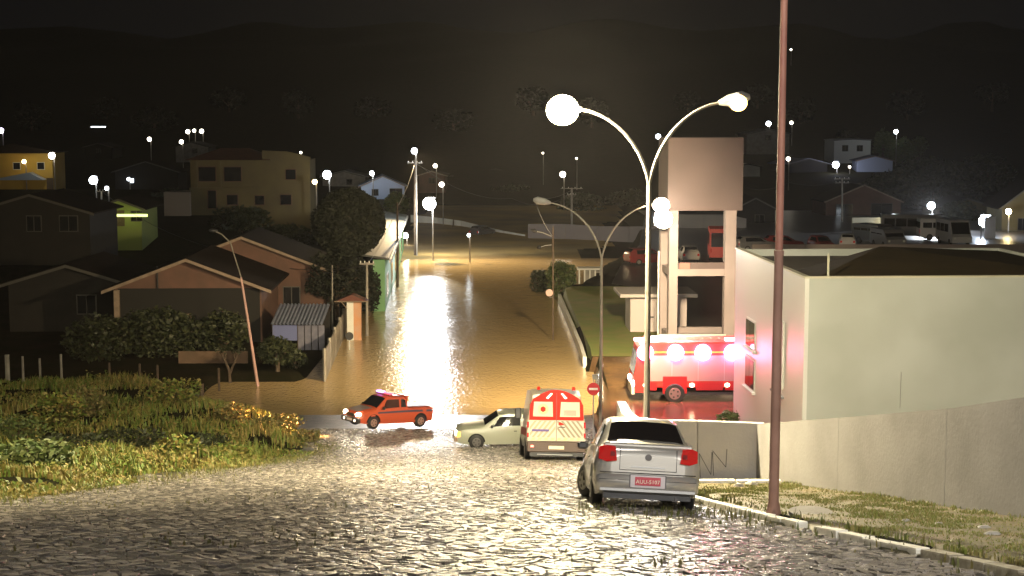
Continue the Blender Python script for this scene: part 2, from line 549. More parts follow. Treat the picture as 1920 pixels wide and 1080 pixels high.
# right verge grass
pts = []
for k in range(60000):
    Y = R.uniform(13.2, 33.5)
    X = R.uniform(kerbx(Y) + .1, wallx(Y) - .02)
    n = .6 * noise.noise((X * 2.2, Y * 1.2, 15)) + .5 * noise.noise((X * .6, Y * .4, 17))
    if n < .0 and R.random() < .8: continue
    near_w = sst(wallx(Y) - X, 0, .8)
    pts.append((X, Y, ground(X, Y) + .02, R.uniform(.02, .06) * (1 + 1.5 * max(0, n)) * (1.6 - .8 * near_w)))
blades('verge_grass', pts, mat('verge_blades', (.17, .21, .035), .6, col2=(.28, .23, .08), scale=1.2, island=.5), label='patchy wet grass between the white kerb and the grey wall', w=.007)
# grass in the cobble joints
pts = []
for k in range(26000):
    Y = R.uniform(13.2, 60); X = R.uniform(leftx(Y), kerbx(Y) + .15)
    n = noise.noise((X * .35, Y * .28, 25))
    e2 = math.exp(-((X - kerbx(Y)) / .5) ** 2)
    e3 = math.exp(-((Y - 21.6) / 1.3) ** 2) * (1 if 1.0 < X < 3.6 else 0)
    e4 = math.exp(-((X - leftx(Y)) / 1.0) ** 2)
    if R.random() > max(0, n * 1.1) * .6 + e2 * .8 + e3 + e4: continue
    pts.append((X, Y, ground(X, Y) + .04, R.uniform(.03, .09) * (1 + e2 * .6 + e3 * .8 + e4)))
blades('joint_grass', pts, mat('joint_blades', (.09, .105, .022), .6, col2=(.14, .12, .035), scale=1.2, island=.5), label='sparse grass growing in the joints of the cobbled street', w=.01)
# litter stones
m_stone = mat('pale_stone', (.4, .38, .33), .6, col2=(.3, .28, .24), scale=6)
def rock(px, py_or_Y, s, label, m=m_stone, name='stone'):
    Y = py_or_Y
    z = ground(xat(px, Y, lerp_tab(Y, STREET)), Y); x = xat(px, Y, z)
    mb = MB(); vs = []
    mb.ball((0, 0, 0), s, s * .7, s * .5, 7, 5)
    mb.v = [(a * (1 + R.uniform(-.2, .2)), b_ * (1 + R.uniform(-.2, .2)), c * (1 + R.uniform(-.2, .2))) for a, b_, c in mb.v]
    o = mb.build(name, m)
    o.location = (x, Y, z + s * .35)
    return tag(o, label, 'stone')
for a in [(150, 45, .16, 'pale stone lying in the weeds, upper one of the pair'), (55, 43, .14, 'pale stone in the weeds at the far left'),
          (75, 38, .12, 'small pale stone in the dark weeds'), (300, 52, .15, 'pale stone in the middle of the weedy lot'),
          (255, 50, .13, 'pale stone left of the weedy middle'), (30, 23.5, .10, 'small white stone at the bottom left among the cobbles'),
          (1410, 30.5, .16, 'brown lump of rubble just left of the leaning-free street pole'), (1385, 30, .13, 'smaller brown rubble lump by the low kerb'),
          (1860, 17.2, .10, 'white chip lying on the verge near the right edge'), (1700, 19.5, .08, 'dark stone under the grey wall crack'),
          (1845, 18.3, .09, 'dark stone on the mossy verge heap'), (1760, 19.0, .07, 'small stone at the foot of the wall pilaster')]:
    rock(*a)
# fallen white plank in weeds
p = at(225, 868, 43); x, y = p.x, p.y
mb = MB(); mb.tube([(x - .35, y, ground(x, y) + .3), (x + .45, y - .3, ground(x, y) + .12)], .045, 6)
tag(mb.build('branch', m_stone), 'pale fallen branch lying across the weeds', 'branch')

# kerb right: separate whitewashed stones
def kerb(name, pts, label, m, wid=.16, h=.13, L=.9, zoff=0, gap=.012):
    e = empty(name, (0, 0, 0), 0, label, 'kerb')
    tot = 0
    for (a, b_) in zip(pts, pts[1:]):
        d = Vector((b_[0] - a[0], b_[1] - a[1])); n = max(1, round(d.length / L)); u = d.normalized(); q = Vector((-u.y, u.x))
        for k in range(n):
            s0 = d.length * k / n + gap; s1 = d.length * (k + 1) / n - gap
            A = Vector(a) + u * s0; B = Vector(a) + u * s1
            off = R.uniform(-.012, .012); hz = R.uniform(-.01, .012)
            mb = MB()
            P = [A + q * off, B + q * off, B + q * (off + wid), A + q * (off + wid)]
            G = [ground(min(p.x, kerbx(p.y) - .05) if zoff == 0 else p.x, p.y) + zoff for p in P]
            G = [G[0], G[1], G[1], G[0]]
            b0 = [(p.x, p.y, g_ - .12) for p, g_ in zip(P, G)]
            b1 = [(p.x, p.y, g_ + h + hz - .02) for p, g_ in zip(P, G)]
            c = (A + B) / 2 + q * (off + wid / 2)
            b2 = [((p.x - c.x) * .97 + c.x + (q.x * .0), (p.y - c.y) * .97 + c.y, g_ + h + hz) for p, g_ in zip(P, G)]
            fs = [(k2, (k2 + 1) % 4, 4 + (k2 + 1) % 4, 4 + k2) for k2 in range(4)] + [(4 + k2, 4 + (k2 + 1) % 4, 8 + (k2 + 1) % 4, 8 + k2) for k2 in range(4)] + [(8, 9, 10, 11)]
            mb.add(b0 + b1 + b2, fs)
            mb.build('kerb_stone', m, e)
    return e
kerb('kerb', [(kerbx(y), y) for y in (27.5, 24.5, 22, 19.7)][::-1], 'short whitewashed kerb run between the parked silver car and the pole', m_kerbw)
kerb('kerb', [(kerbx(y), y) for y in (15.6, 17.2, 18.9)], 'long bright whitewashed kerb run right of the dropped gap', m_kerbw)
kerb('kerb', [(kerbx(y), y) for y in (12.5, 14, 15.5)], 'greyer kerb run at the bottom right corner with chipped paint', mat('worn_kerb', (.45, .42, .34), .7, col2=(.25, .22, .16), scale=5, bump=.01))
kerb('kerb', [(2.9, 31.6), (5.9, 31.6)], 'thin pale kerb crossing in front of the low grey wall', m_kerbw, wid=.14, h=.1, zoff=.001)
kb = [(kerbx(y), y) for y in (85, 90, 96, 103, 110, 117)]
kerb('kerb', kb, 'long pale bluish kerb edging the lawn beside the flooded street', m_white, wid=.22, h=1.25, L=3, zoff=0)
# manhole slab
mb = MB(); x = xat(1525, 21, -5.7)
mb.tube([(x, 21.2, ground(x, 21.2) + .02), (x, 21.2, ground(x, 21.2) + .07)], .32, 14)
tag(mb.build('slab', m_conc), 'round concrete lid lying in the verge right of the pole', 'lid')
# ------------------------------------------------------------------ walls
def wall_run(name, pts, tops, label, m, th=.18, depth=6, cope=None, low=None):
    # pts plan points; tops absolute z at points; each span between joints is a wall panel
    e = empty(name, (0, 0, 0), 0, label, 'wall')
    for i in range(len(pts) - 1):
        a, b_ = Vector(pts[i]), Vector(pts[i + 1])
        u = (b_ - a).normalized(); q = Vector((u.y, -u.x)) * th
        a2 = a + u * .008; b2 = b_ - u * .008
        mb = MB()
        z0 = low if low is not None else min(ground(*a), ground(*b_)) - depth
        vs = []
        for zt in (0, 1):
            for p, t in ((a2, tops[i]), (b2, tops[i + 1])):
                for o in (Vector((0, 0)), q):
                    vs.append((p.x + o.x, p.y + o.y, (t if zt else z0)))
        mb.add(vs, [(0, 1, 3, 2), (4, 6, 7, 5), (0, 2, 6, 4), (1, 5, 7, 3), (0, 4, 5, 1), (2, 3, 7, 6)])
        mb.build('wall_panel', m, e)
    return e
# long grey wall climbing towards the camera (thickness to the right)
yj = [34, 28.2, 23.0, 17.5, 11]
px_ = [(5.93, 34.0)] + [(wallx(y), y) for y in yj[1:]]
tz = [at(1443, 795, 34).z, at(1560, 783, 28.2).z, at(1697, 766, 23.0).z, at(1920, 740, 19.9).z + .35, -1.6]
sl_ = (at(1920, 740, 19.9).z - tz[2]) / 3.1
tz[3] = tz[2] + sl_ * 5.5
tz[4] = tz[3] + sl_ * 6.5
W1 = wall_run('boundary_wall', px_, tz, 'tall grey rendered wall climbing the hill on the right with a vertical joint', mat('wall_render_darkened', (.25, .24, .24), .85, col2=(.20, .19, .19), scale=.8, bump=.006, bscale=14), th=.2, depth=.6)  # grey render darkened to offset the stronger light on this wall
mb = MB(); c = at(1697, 880, 23.0)
mb.box(wallx(23) - .035, wallx(23) + .0, 22.97, 23.03, ground(wallx(23) - .1, 23) - .2, tz[2] - .01)
mb.build('joint', mat('dark_joint', (.04, .035, .03), .9), W1)
mb = MB()   # crack/pipe on wall foot
for (a, b_) in (((1540, 938), (1632, 962)), ((1640, 966), (1740, 990))):
    Ya = 34 - (a[0] - 1443) / (1920 - 1443) * 14; Yb = 34 - (b_[0] - 1443) / (1920 - 1443) * 14
    def onwall(px, py):
        lo, hi = 12, 36
        for _ in range(40):
            mid_ = (lo + hi) / 2
            if at(px, py, mid_).x > wallx(mid_): hi = mid_
            else: lo = mid_
        p = at(px, py, lo); p.x -= .012; return p
    mb.tube([onwall(*a), (onwall(*a) + onwall(*b_)) / 2 + Vector((0, 0, .01)), onwall(*b_)], .012, 4)
mb.build('crack', mat('dark_joint', (.04, .035, .03)), W1)
# low facing wall
t0 = at(1320, 790, 34).z
W2 = wall_run('low_wall', [(2.75, 34.0), (4.35, 34.0), (5.92, 34.0)], [t0 + .02, t0, t0 - .06], 'low grey wall crossing behind the parked silver car, marked with black strokes', mat('wall_render_lightened', (.36, .34, .32), .8, col2=(.30, .28, .27), scale=.8, bump=.006, bscale=14), th=-.18, depth=1.2)  # same grey render lightened to make up for weaker light here
mb = MB()
def stroke(a, b_, r=.02):
    A = at(*a, 33.985); B = at(*b_, 33.985)
    A.y = B.y = 33.985
    d = (B - A).normalized(); n = Vector((-d.z, 0, d.x)) * r
    mb.prism([A - n, B - n, B + n, A + n], (0, .012, 0))
for a, b_ in (((1311, 850), (1313, 895)), ((1311, 850), (1333, 890)), ((1333, 890), (1335, 848)), ((1336, 845), (1361, 876)), ((1338, 892), (1336, 848)), ((1361, 876), (1363, 842))):
    stroke(a, b_, .008)
mb.build('graffiti', mat('faded_black_paint', (.10, .095, .09), .7), W2)
# wall running down along the entrance, pale top
W3 = wall_run('side_wall', [(2.72, 34.3), (3.05, 40.5), (3.6, 50.0)], [t0 + .02, at(1179, 774, 40.5).z, at(1160, 752, 50).z], 'white topped low wall running down beside the station entrance', m_white, th=.3, depth=1.5)
mb = MB()
x0, x1 = 4.2, 6.1
red = mat('red_floor_paint', (.42, .03, .02), .35)
sheet('red_ramp', frange(3.95, 6.4, .4) + [6.4], frange(52.5, 66, .5) + [66], red, off=.045, keep=lambda x, y: x < 4.1 + (66 - y) * .2)
# parking wall behind
pw = at(1392, 458, 125)
xs_ = [xat(p, 125, -10.5) for p in range(1210, 2060, 100)]
W4 = wall_run('rear_wall', [(x, 125.0 + .02 * k) for k, x in enumerate(xs_[2:])], [at(1500, 458, 125).z] * (len(xs_) - 2), 'long brownish wall in front of the parked vans and buses', mat('brown_wall', (.30, .25, .23), .8, col2=(.24, .2, .18), scale=.4), low=-13.2)

# ------------------------------------------------------------------ white station building
def wall_panel_box(mb, x0, x1, y0, y1, z0, z1): mb.box(x0, x1, y0, y1, z0, z1)
ztop = at(1510, 522, 55.2).z
A = at(1510, 522, 55.2); B = at(1380, 467, 68.2)
zb = -14.0
ang = math.atan2(B.x - A.x, B.y - A.y)          # side wall direction
st = empty('station_building', (A.x, A.y, zb), -ang, 'large white flat-fronted fire station building with dark hipped roof', 'building')
H = ztop - zb
D_ = (Vector((B.x, B.y)) - Vector((A.x, A.y))).length
Wd = 12.5
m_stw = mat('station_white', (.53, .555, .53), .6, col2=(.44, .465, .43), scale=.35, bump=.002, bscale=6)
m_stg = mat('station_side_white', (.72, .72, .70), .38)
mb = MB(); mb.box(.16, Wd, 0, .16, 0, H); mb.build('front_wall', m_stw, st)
mb = MB()
# side wall with window openings (built around them) local x=0 plane, along +y
wins = [(D_ - 4.6, 1.9, 2.3, 3.7), (D_ - 4.6, 1.9, 4.1, 5.4), (D_ - 8.0, 1.7, 2.2, 5.2)]
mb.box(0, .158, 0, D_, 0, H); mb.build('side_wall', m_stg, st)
mb = MB(); mb.box(.16, Wd, D_ - .16, D_, 0, H - .002); mb.box(Wd - .16, Wd - .002, .16, D_ - .16, 0, H - .002); mb.build('rear_wall', m_stw, st)
for (y0, wy, z0, z1) in wins[:2]:
    mb = MB(); mb.box(-.05, -.002, y0, y0 + wy, z0, z1); f_ = mb.build('window', m_white, st)
    mb = MB(); mb.box(-.065, -.052, y0 + .08, y0 + wy / 2 - .03, z0 + .08, z1 - .08); mb.build('pane', m_glass, f_)
    mb = MB(); mb.box(-.065, -.052, y0 + wy / 2 + .03, y0 + wy - .08, z0 + .08, z1 - .08); mb.build('pane', m_glass, f_)
    mb = MB(); mb.box(-.16, -.003, y0 - .1, y0 + wy + .1, z0 - .12, z0 - .004); mb.build('sill', m_white, f_)
mb = MB(); mb.box(-.09, -.004, 3.1, 4.9, 3.4, 6.1); sg = mb.build('sign_board', m_white, st)
sgm = mat('sign_grey', (.25, .25, .25), .6); sgr = mat('sign_red', (.55, .05, .05), .6)
Msg = Matrix.Translation((-.098, 4.0, 5.4)) @ Matrix.Rotation(-math.pi / 2, 4, 'Z') @ Matrix.Rotation(math.pi / 2, 4, 'X')
mb = MB(); mb.tube([(-.092, 4.0, 5.45), (-.105, 4.0, 5.45)], .32, 10); mb.build('emblem', sgm, sg)
mb = MB()
for z, a, b_ in ((4.85, 3.4, 4.6), (4.6, 3.5, 4.4)): mb.box(-.10, -.091, a, b_, z, z + .1)
mb.build('line', sgm, sg)
mb = MB(); mb.box(-.10, -.091, 3.4, 4.6, 4.0, 4.22); mb.build('stripe', sgr, sg)
mb = MB(); mb.box(-.12, -.004, 3.0, 5.0, 3.02, 3.10); mb.build('ledge', sgm, st)
mb = MB(); mb.box(-.10, -.004, .3, 2.1, 1.95, 2.03); mb.build('ledge', sgm, st)
# coping
mb = MB(); mb.box(-.04, Wd + .04, -.04, .20, H + .002, H + .07); mb.box(-.04, .2, .202, D_ + .04, H + .002, H + .07); mb.build('coping', mat('pale_coping', (.6, .58, .45), .5), st)
# hipped roof in separate slopes of sheet rows
inv = st.matrix_world.inverted() if False else Matrix.Rotation(ang, 4, 'Z') @ Matrix.Translation(-Vector((A.x, A.y, zb)))
ap = at(1650, 462, 62.0); ap = inv @ ap
zr = H - .12
cs = [(.25, .25), (Wd - .2, .25), (Wd - .2, D_ - .2), (.25, 3.4)]
mb = MB(); mb.box(.17, Wd - .17, .17, D_ - .17, zr - .35, zr - .2); mb.build('flat_roof', mat('roof_slab_grey', (.10, .085, .08), .85, col2=(.08, .07, .065), scale=.6), st)
m_roofd = mat('brown_fibre_roof', (.05, .035, .015), .95, col2=(.034, .025, .012), scale=.5, bump=.02, bscale=5, spec=.15)
for k in range(4):
    a, b_ = cs[k], cs[(k + 1) % 4]
    n = 1
    mb = MB()
    for i in range(n):
        t0_, t1_ = i / n, (i + 1) / n
        def P(c, t, dz=0): return (c[0] + (ap.x - c[0]) * t, c[1] + (ap.y - c[1]) * t, zr + (ap.z - zr) * t + dz)
        lo = .0
        mb.add([P(a, t0_, lo), P(b_, t0_, lo), P(b_, t1_, 0), P(a, t1_, 0), P(a, t0_, 0), P(b_, t0_, 0)], [(0, 1, 2, 3)])
    mb.build('roof', m_roofd, st)
mb = MB(); mb.tube([(1.0, .5, zr - .1), (1.0, .5, zr + 1.0)], .05, 6); mb.build('vent_pipe', m_cream, st)
for (x, z0, z1) in ((3.75, 3.2, 4.6),):
    mb = MB(); mb.tube([(x, -.012, z0), (x + .01, -.012, z1)], .012, 4); mb.build('stain', sgm, st)

# ------------------------------------------------------------------ concrete tower
m_tow = mat('tower_render', (.105, .078, .08), .8, col2=(.085, .064, .066), scale=.4, bump=.004, bscale=8)
m_tow2 = mat('tower_columns', (.26, .215, .22), .6, col2=(.21, .175, .18), scale=.6)
TY = 84.0; TB = -13.9
xa = xat(1255, TY, -7); xb = xat(1392, TY, -7)
def zt(py): return at(1300, py, TY).z - TB
tw = empty('drill_tower', (xa, TY, TB), .05, 'tall concrete training tower with solid top box and open frame below', 'tower')
TW = xb - xa; TD = 3.6
mb = MB(); mb.box(-.12, TW + .0, -.05, TD, zt(395), zt(258)); mb.build('top_box', m_tow, tw)
pw_ = .62
for (x, y, w_) in ((0, 0, .5), (TW - .95, 0, .62), (-.05, TD - pw_, .5), (TW - .3, TD - pw_, .3)):
    mb = MB(); mb.box(x, x + w_, y, y + pw_, 0, zt(395) - .003); mb.build('column', m_tow2, tw)
for (py0, py1) in ((518, 505), (645, 628)):
    mb = MB(); mb.box(.503, TW - .953, .03, .5, zt(py0), zt(py1)); mb.box(.503, TW - .35, TD - .5, TD - .1, zt(py0), zt(py1)); mb.box(.06, .4, pw_ + .003, TD - pw_ - .003, zt(py0), zt(py1)); mb.build('beam', m_tow2, tw)
mb = MB(); mb.box(.503, TW - .953, .05, .35, zt(505) + .004, zt(493)); mb.build('parapet_panel', m_tow, tw)
mb = MB(); mb.box(.62, 1.2, .048 - .02, .048, zt(505) + .02, zt(493) - .01); mb.build('red_panel', mat('dull_red', (.4, .12, .1), .6), tw)
# frame bar left (thin white rectangle)
mb = MB(); xf = xat(1233, TY, -9) - xa
mb.tube([(xf, -.3, zt(470)), (xf, -.3, zt(626)), (TW - .9, -.3, zt(628))], .05, 6); mb.build('rail', m_white, tw)

# ------------------------------------------------------------------ flat-roofed hut
HY = 94.0; zh = -13.55
x0 = xat(1182, HY, -12); x1 = xat(1288, HY, -12)
hut = empty('gatehouse', (x0, HY, zh), .03, 'small pink lit hut with overhanging flat roof slab beside the tower', 'hut')
hw = x1 - x0; hz = at(1200, 556, HY).z - zh
mb = MB(); mb.box(0, hw, 0, .15, 0, hz); mb.box(0, .15, .152, 3, 0, hz); mb.box(hw - .15, hw, .152, 3, 0, hz); mb.box(.152, hw - .152, 2.85, 3, 0, hz - .01); mb.build('wall', mat('hut_render', (.48, .42, .43), .6), hut)
mb = MB(); mb.bbox(-.75, hw + .6, -.7, 3.5, hz + .003, hz + .24, .03); mb.build('roof_slab', mat('hut_slab', (.42, .39, .38), .6), hut)
mb = MB(); mb.box(1.2, 1.5, -.05, -.002, 1.1, 1.2); mb.build('vent', m_dark, hut)

# ------------------------------------------------------------------ generic houses
def gable_house(name, x, y, rz, W_, D2, hw_, rise, mw, mr, label, over=.5, ridge='y', wins=(), zbase=None, door=None, zoff=-.3, cat='house', win_m=None, porch=None):
    z = ground(x, y) if zbase is None else zbase
    e = empty(name, (x, y, z), rz, label, cat)
    mb = MB()
    h = hw_
    # walls as four slabs; front at y=0, x -W/2..W/2
    a = W_ / 2
    if ridge == 'y':
        mb.prism([(-a, 0, zoff), (a, 0, zoff), (a, 0, h), (0, 0, h + rise), (-a, 0, h)], (0, .15, 0))
        mb.prism([(-a, D2 - .15, zoff), (a, D2 - .15, zoff), (a, D2 - .15, h), (0, D2 - .15, h + rise), (-a, D2 - .15, h)], (0, .15, 0))
        mb.box(-a, -a + .15, .152, D2 - .152, zoff, h); mb.box(a - .15, a, .152, D2 - .152, zoff, h)
    else:
        mb.box(-a, a, 0, .15, zoff, h); mb.box(-a, a, D2 - .15, D2, zoff, h)
        mb.prism([(-a, .152, zoff), (-a, D2 - .152, zoff), (-a, D2 - .152, h), (-a, D2 / 2, h + rise), (-a, .152, h)], (.15, 0, 0))
        mb.prism([(a - .15, .152, zoff), (a - .15, D2 - .152, zoff), (a - .15, D2 - .152, h), (a - .15, D2 / 2, h + rise), (a - .15, .152, h)], (.15, 0, 0))
    mb.build('wall', mw, e)
    t = .12
    for s in (-1, 1):
        mb = MB()
        if ridge == 'y':
            sl = rise / a
            P = [(0, -over, h + rise + .03), (s * (a + over), -over, h - over * sl + .03), (s * (a + over), -over, h - over * sl + .03 + t), (0, -over, h + rise + .03 + t)]
            mb.prism(P, (0, D2 + 2 * over, 0))
        else:
            sl = rise / (D2 / 2); c = D2 / 2
            ye = c + s * (c + over)
            P = [(-a - over, c, h + rise + .03), (-a - over, ye, h - over * sl + .03), (-a - over, ye, h - over * sl + .03 + t), (-a - over, c, h + rise + .03 + t)]
            mb.prism(P, (2 * a + 2 * over, 0, 0))
        r_ = mb.build('roof', mr, e)
        if ridge == 'y' and s == -1:
            pass
    if ridge == 'y':
        for s in (-1, 1):
            mb = MB(); sl = rise / a
            P = [(0, -over - .03, h + rise - .08), (s * (a + over), -over - .03, h - over * sl - .08), (s * (a + over), -over - .03, h - over * sl + .12), (0, -over - .03, h + rise + .12)]
            mb.prism(P, (0, .028, 0)); mb.build('barge_board', m_barge if mw.name.startswith(('salmon', 'pale_blue')) else m_dimframe, e)
    for (wx, wz, ww, wh) in wins:
        mb = MB(); mb.box(wx - ww / 2 - .07, wx + ww / 2 + .07, -.04, -.003, wz - .07, wz + wh + .07); f_ = mb.build('window', m_dimframe, e)
        mb = MB()
        mb.box(wx - ww / 2, wx - .03, -.055, -.042, wz, wz + wh); mb.box(wx + .03, wx + ww / 2, -.055, -.042, wz, wz + wh); mb.build('pane', win_m or m_glass, f_)
    if door:
        wx, ww, wh = door
        mb = MB(); mb.box(wx - ww / 2, wx + ww / 2, -.05, -.003, 0, wh); mb.build('door', m_wood, e)
    return e
m_barge = mat('pale_timber', (.27, .20, .15), .7, col2=(.2, .15, .11), scale=3)
m_brickp = mat('orange_brick', (.14, .085, .055), .8, col2=(.11, .07, .045), scale=2)
m_salmon = mat('salmon_render', (.13, .066, .048), .8, col2=(.10, .055, .04), scale=1)
m_rt = mat('dark_tile_roof', (.018, .012, .011), .9, col2=(.012, .009, .008), scale=2, bump=.02, bscale=9, spec=.08)
m_rt2 = mat('red_tile_roof', (.14, .05, .035), .8, col2=(.10, .035, .03), scale=2)
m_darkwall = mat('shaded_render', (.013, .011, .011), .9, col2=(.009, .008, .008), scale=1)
m_dimframe = mat('dim_window_frame', (.07, .065, .06), .6)
# left gabled house (front) and its taller neighbour
hx = xat(352, 93, -9)
h1 = gable_house('house', hx, 93, .04, 9.2, 9, 3.65, 1.75, m_salmon, m_rt, 'low gabled house with salmon pediment, left of the leaning street pole', over=.7, zbase=-14.0)
mb = MB(); mb.box(-4.4, 4.5, -.06, -.004, -.3, 3.58); mb.build('dark_front', mat('front_shade', (.012, .011, .010), .9), h1)  # dark sheet over the wall paints the shade below the pediment
mb = MB(); mb.tube([(-1.9, -.12, 3.6), (-1.9, -.12, 5.0)], .05, 6); mb.build('pipe', m_dark, h1)
mb = MB(); mb.box(-4.62, -4.3, -.35, -.07, -.2, 3.5); mb.build('post', m_barge, h1)
mb = MB(); mb.box(-.1, .2, -.5, -.1, 0, 2.0); mb.build('post', m_barge, h1)
hx2 = xat(497, 104, -9)
h2 = gable_house('house', xat(455, 104, -9), 104, .03, 11.4, 8, 3.75, 2.2, m_salmon, m_rt, 'taller gabled salmon house behind, reaching to the shed roof', over=.6, zbase=-14.0, wins=((3.4, 1.1, 1.1, 1.3), (1.6, 1.1, 1.0, 1.3)))
# low brown wall under the houses
wall_run('garden_wall', [(xat(335, 85, -13), 85), (xat(400, 85, -13), 85.01), (xat(465, 85, -13), 85.02)], [at(400, 658, 85).z] * 3, 'low brown garden wall behind the bare tree', m_brickp, low=-14.3)
# corrugated shed beside the street
sx0, sx1 = xat(508, 90, -12), xat(606, 90, -12)
shz = at(550, 608, 90).z
shd = empty('shed', (sx0, 90, -14.1), -.02, 'open shed with pale blue tarpaulin front and ridged metal roof by the street', 'shed')
sw = sx1 - sx0; hh = shz + 14.1
m_tin = mat('zinc_sheet', (.15, .17, .24), .4, metal=.2, col2=(.2, .22, .3), scale=2)
nr = 14
for k in range(nr):
    xk = sw * k / nr; wk = sw / nr
    mb = MB(); mb.prism([(xk, -.3, hh), (xk + wk * .25, -.3, hh + .07), (xk + wk * .5, -.3, hh + .07), (xk + wk * .75, -.3, hh), (xk + wk * .99, -.3, hh), (xk + wk * .75, -.3, hh - .015), (xk + wk * .5, -.3, hh + .05), (xk + wk * .25, -.3, hh + .05)], (0, 3.4, .85))
    mb.build('roof_sheet', m_tin, shd)
mb = MB(); mb.box(.1, sw * .5, -.05, 0, hh - 1.0, hh - .05); mb.build('tarpaulin', mat('blue_tarp', (.12, .14, .30), .5), shd)
for k in range(4):
    mb = MB(); mb.box(sw * .52 + k * .42, sw * .52 + k * .42 + .36, -.06, -.01, .2, hh - .06); mb.build('board', mat('pale_board', (.15, .15, .2), .7, col2=(.11, .11, .16), scale=3), shd)
for x in (.05, sw * .5, sw - .1):
    mb = MB(); mb.box(x, x + .1, 0, .1, 0, hh - .02); mb.build('post', m_wood, shd)
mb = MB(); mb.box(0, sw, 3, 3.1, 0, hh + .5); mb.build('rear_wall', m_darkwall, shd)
# street-side fence wall, running along the flooded road, in panels
fp = [(600, 722, 80.5), (612, 700, None), (627, 672, None), (641, 640, None), (652, 612, None)]
pts = []
for k, Yk in enumerate((80.5, 84.5, 89, 93.5, 98, 103)):
    pts.append((-10.35 - (Yk - 80.5) * .052, Yk))
F1 = empty('street_fence', (0, 0, 0), 0, 'pale concrete panel fence standing in the flood along the left of the street', 'fence')
for a, b_ in zip(pts, pts[1:]):
    mb = MB(); mb.tube([(a[0], a[1], -15), (a[0], a[1], -12.35)], .09, 4); mb.build('fence_post', m_conc, F1)
    for k in range(3):
        mb = MB(); mb.prism([(a[0], a[1] + .08, -14.9 + k * .8), (b_[0], b_[1] - .08, -14.9 + k * .8), (b_[0], b_[1] - .08, -14.13 + k * .8), (a[0], a[1] + .08, -14.13 + k * .8)], (.05, 0, 0)); mb.build('fence_panel', m_conc, F1)
# white gate pillar with small tiled cap
gp = at(660, 640, 96); gx = xat(661, 96, -13)
gpl = empty('gate_pillar', (gx, 96, -14.9), 0, 'white and orange gate pillar under a little gabled cap at the water edge', 'pillar')
mb = MB(); mb.box(-.36, .06, 0, .5, 0, 3.25); mb.build('pillar', m_white, gpl)
mb = MB(); mb.box(.062, .55, .1, .5, 0, 3.25); mb.build('side_panel', mat('orange_plaster', (.55, .26, .12), .7, col2=(.5, .3, .2), scale=2), gpl)
mb = MB(); mb.prism([(-1.1, -.3, 3.3), (1.0, -.3, 3.3), (0, -.3, 3.75)], (0, 1.2, 0)); mb.build('roof', m_rt2, gpl)
mb = MB(); mb.tube([(-1.15, -.33, 3.3), (1.05, -.33, 3.3)], .04, 5); mb.tube([(-.7, -.33, 3.3), (-.35, -.05, 2.8)], .03, 5); mb.build('beam', m_barge, gpl)
# round dark street sign (seen from behind) in front of it
sx = xat(655, 92, -13); zs = at(655, 630, 92).z
sg2 = empty('round_sign', (sx, 92, -14.9), 0, 'round black sign disc seen from behind in front of the gate pillar', 'sign')
mb = MB(); mb.tube([(0, 0, 0), (0, 0, zs + 14.9 + .2)], .03, 6); mb.build('post', m_white, sg2)
mb = MB(); mb.tube([(0, -.05, zs + 14.9), (0, -.035, zs + 14.9)], .26, 16); mb.build('disc', m_dark, sg2)

# green building along the street
gA = (xat(722, 111, -12), 111.0); gB = (xat(757, 163, -12), 163.0)
ga = math.atan2(gB[0] - gA[0], gB[1] - gA[1])
ge = empty('green_building', (gA[0], gA[1], -15), -ga, 'long green rendered building whose side eave recedes along the flooded street', 'building')
Lg = math.hypot(gB[0] - gA[0], gB[1] - gA[1]); hg = at(705, 487, 111).z + 15
m_green = mat('green_render', (.20, .42, .20), .7, col2=(.17, .36, .18), scale=.6)
mb = MB(); mb.box(-.9, 0, 0, .2, 0, hg); mb.build('front_pier', m_green, ge)
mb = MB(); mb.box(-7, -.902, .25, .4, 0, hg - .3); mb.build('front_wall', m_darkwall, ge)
mb = MB(); mb.box(-.2, -.002, .202, Lg, 0, hg - .003); mb.build('side_wall', m_green, ge)
for k in range(5):
    y0 = 3 + k * 9.5
    mb = MB(); mb.box(.0, .03, y0, y0 + 3, 1.5, 3.3); f_ = mb.build('window', m_white, ge)
    mb = MB(); mb.box(.032, .045, y0 + .12, y0 + 2.88, 1.62, 3.18); mb.build('pane', m_glass, f_)
n = 8
for k in range(n):
    mb = MB(); y0, y1 = -.6 + (Lg + 1) * k / n, -.6 + (Lg + 1) * (k + 1) / n - .03
    mb.prism([(.35, y0, hg + .02), (-4, y0, hg + .7), (-4, y0, hg + .85), (.35, y0, hg + .17)], (0, y1 - y0, 0)); mb.build('roof_sheet', mat('grey_fibre_roof', (.06, .065, .06), .6, col2=(.045, .05, .045), scale=1), ge)
mb = MB(); mb.box(.36, .5, -.6, Lg + .5, hg - .18, hg + .06); mb.build('gutter', m_steel, ge)

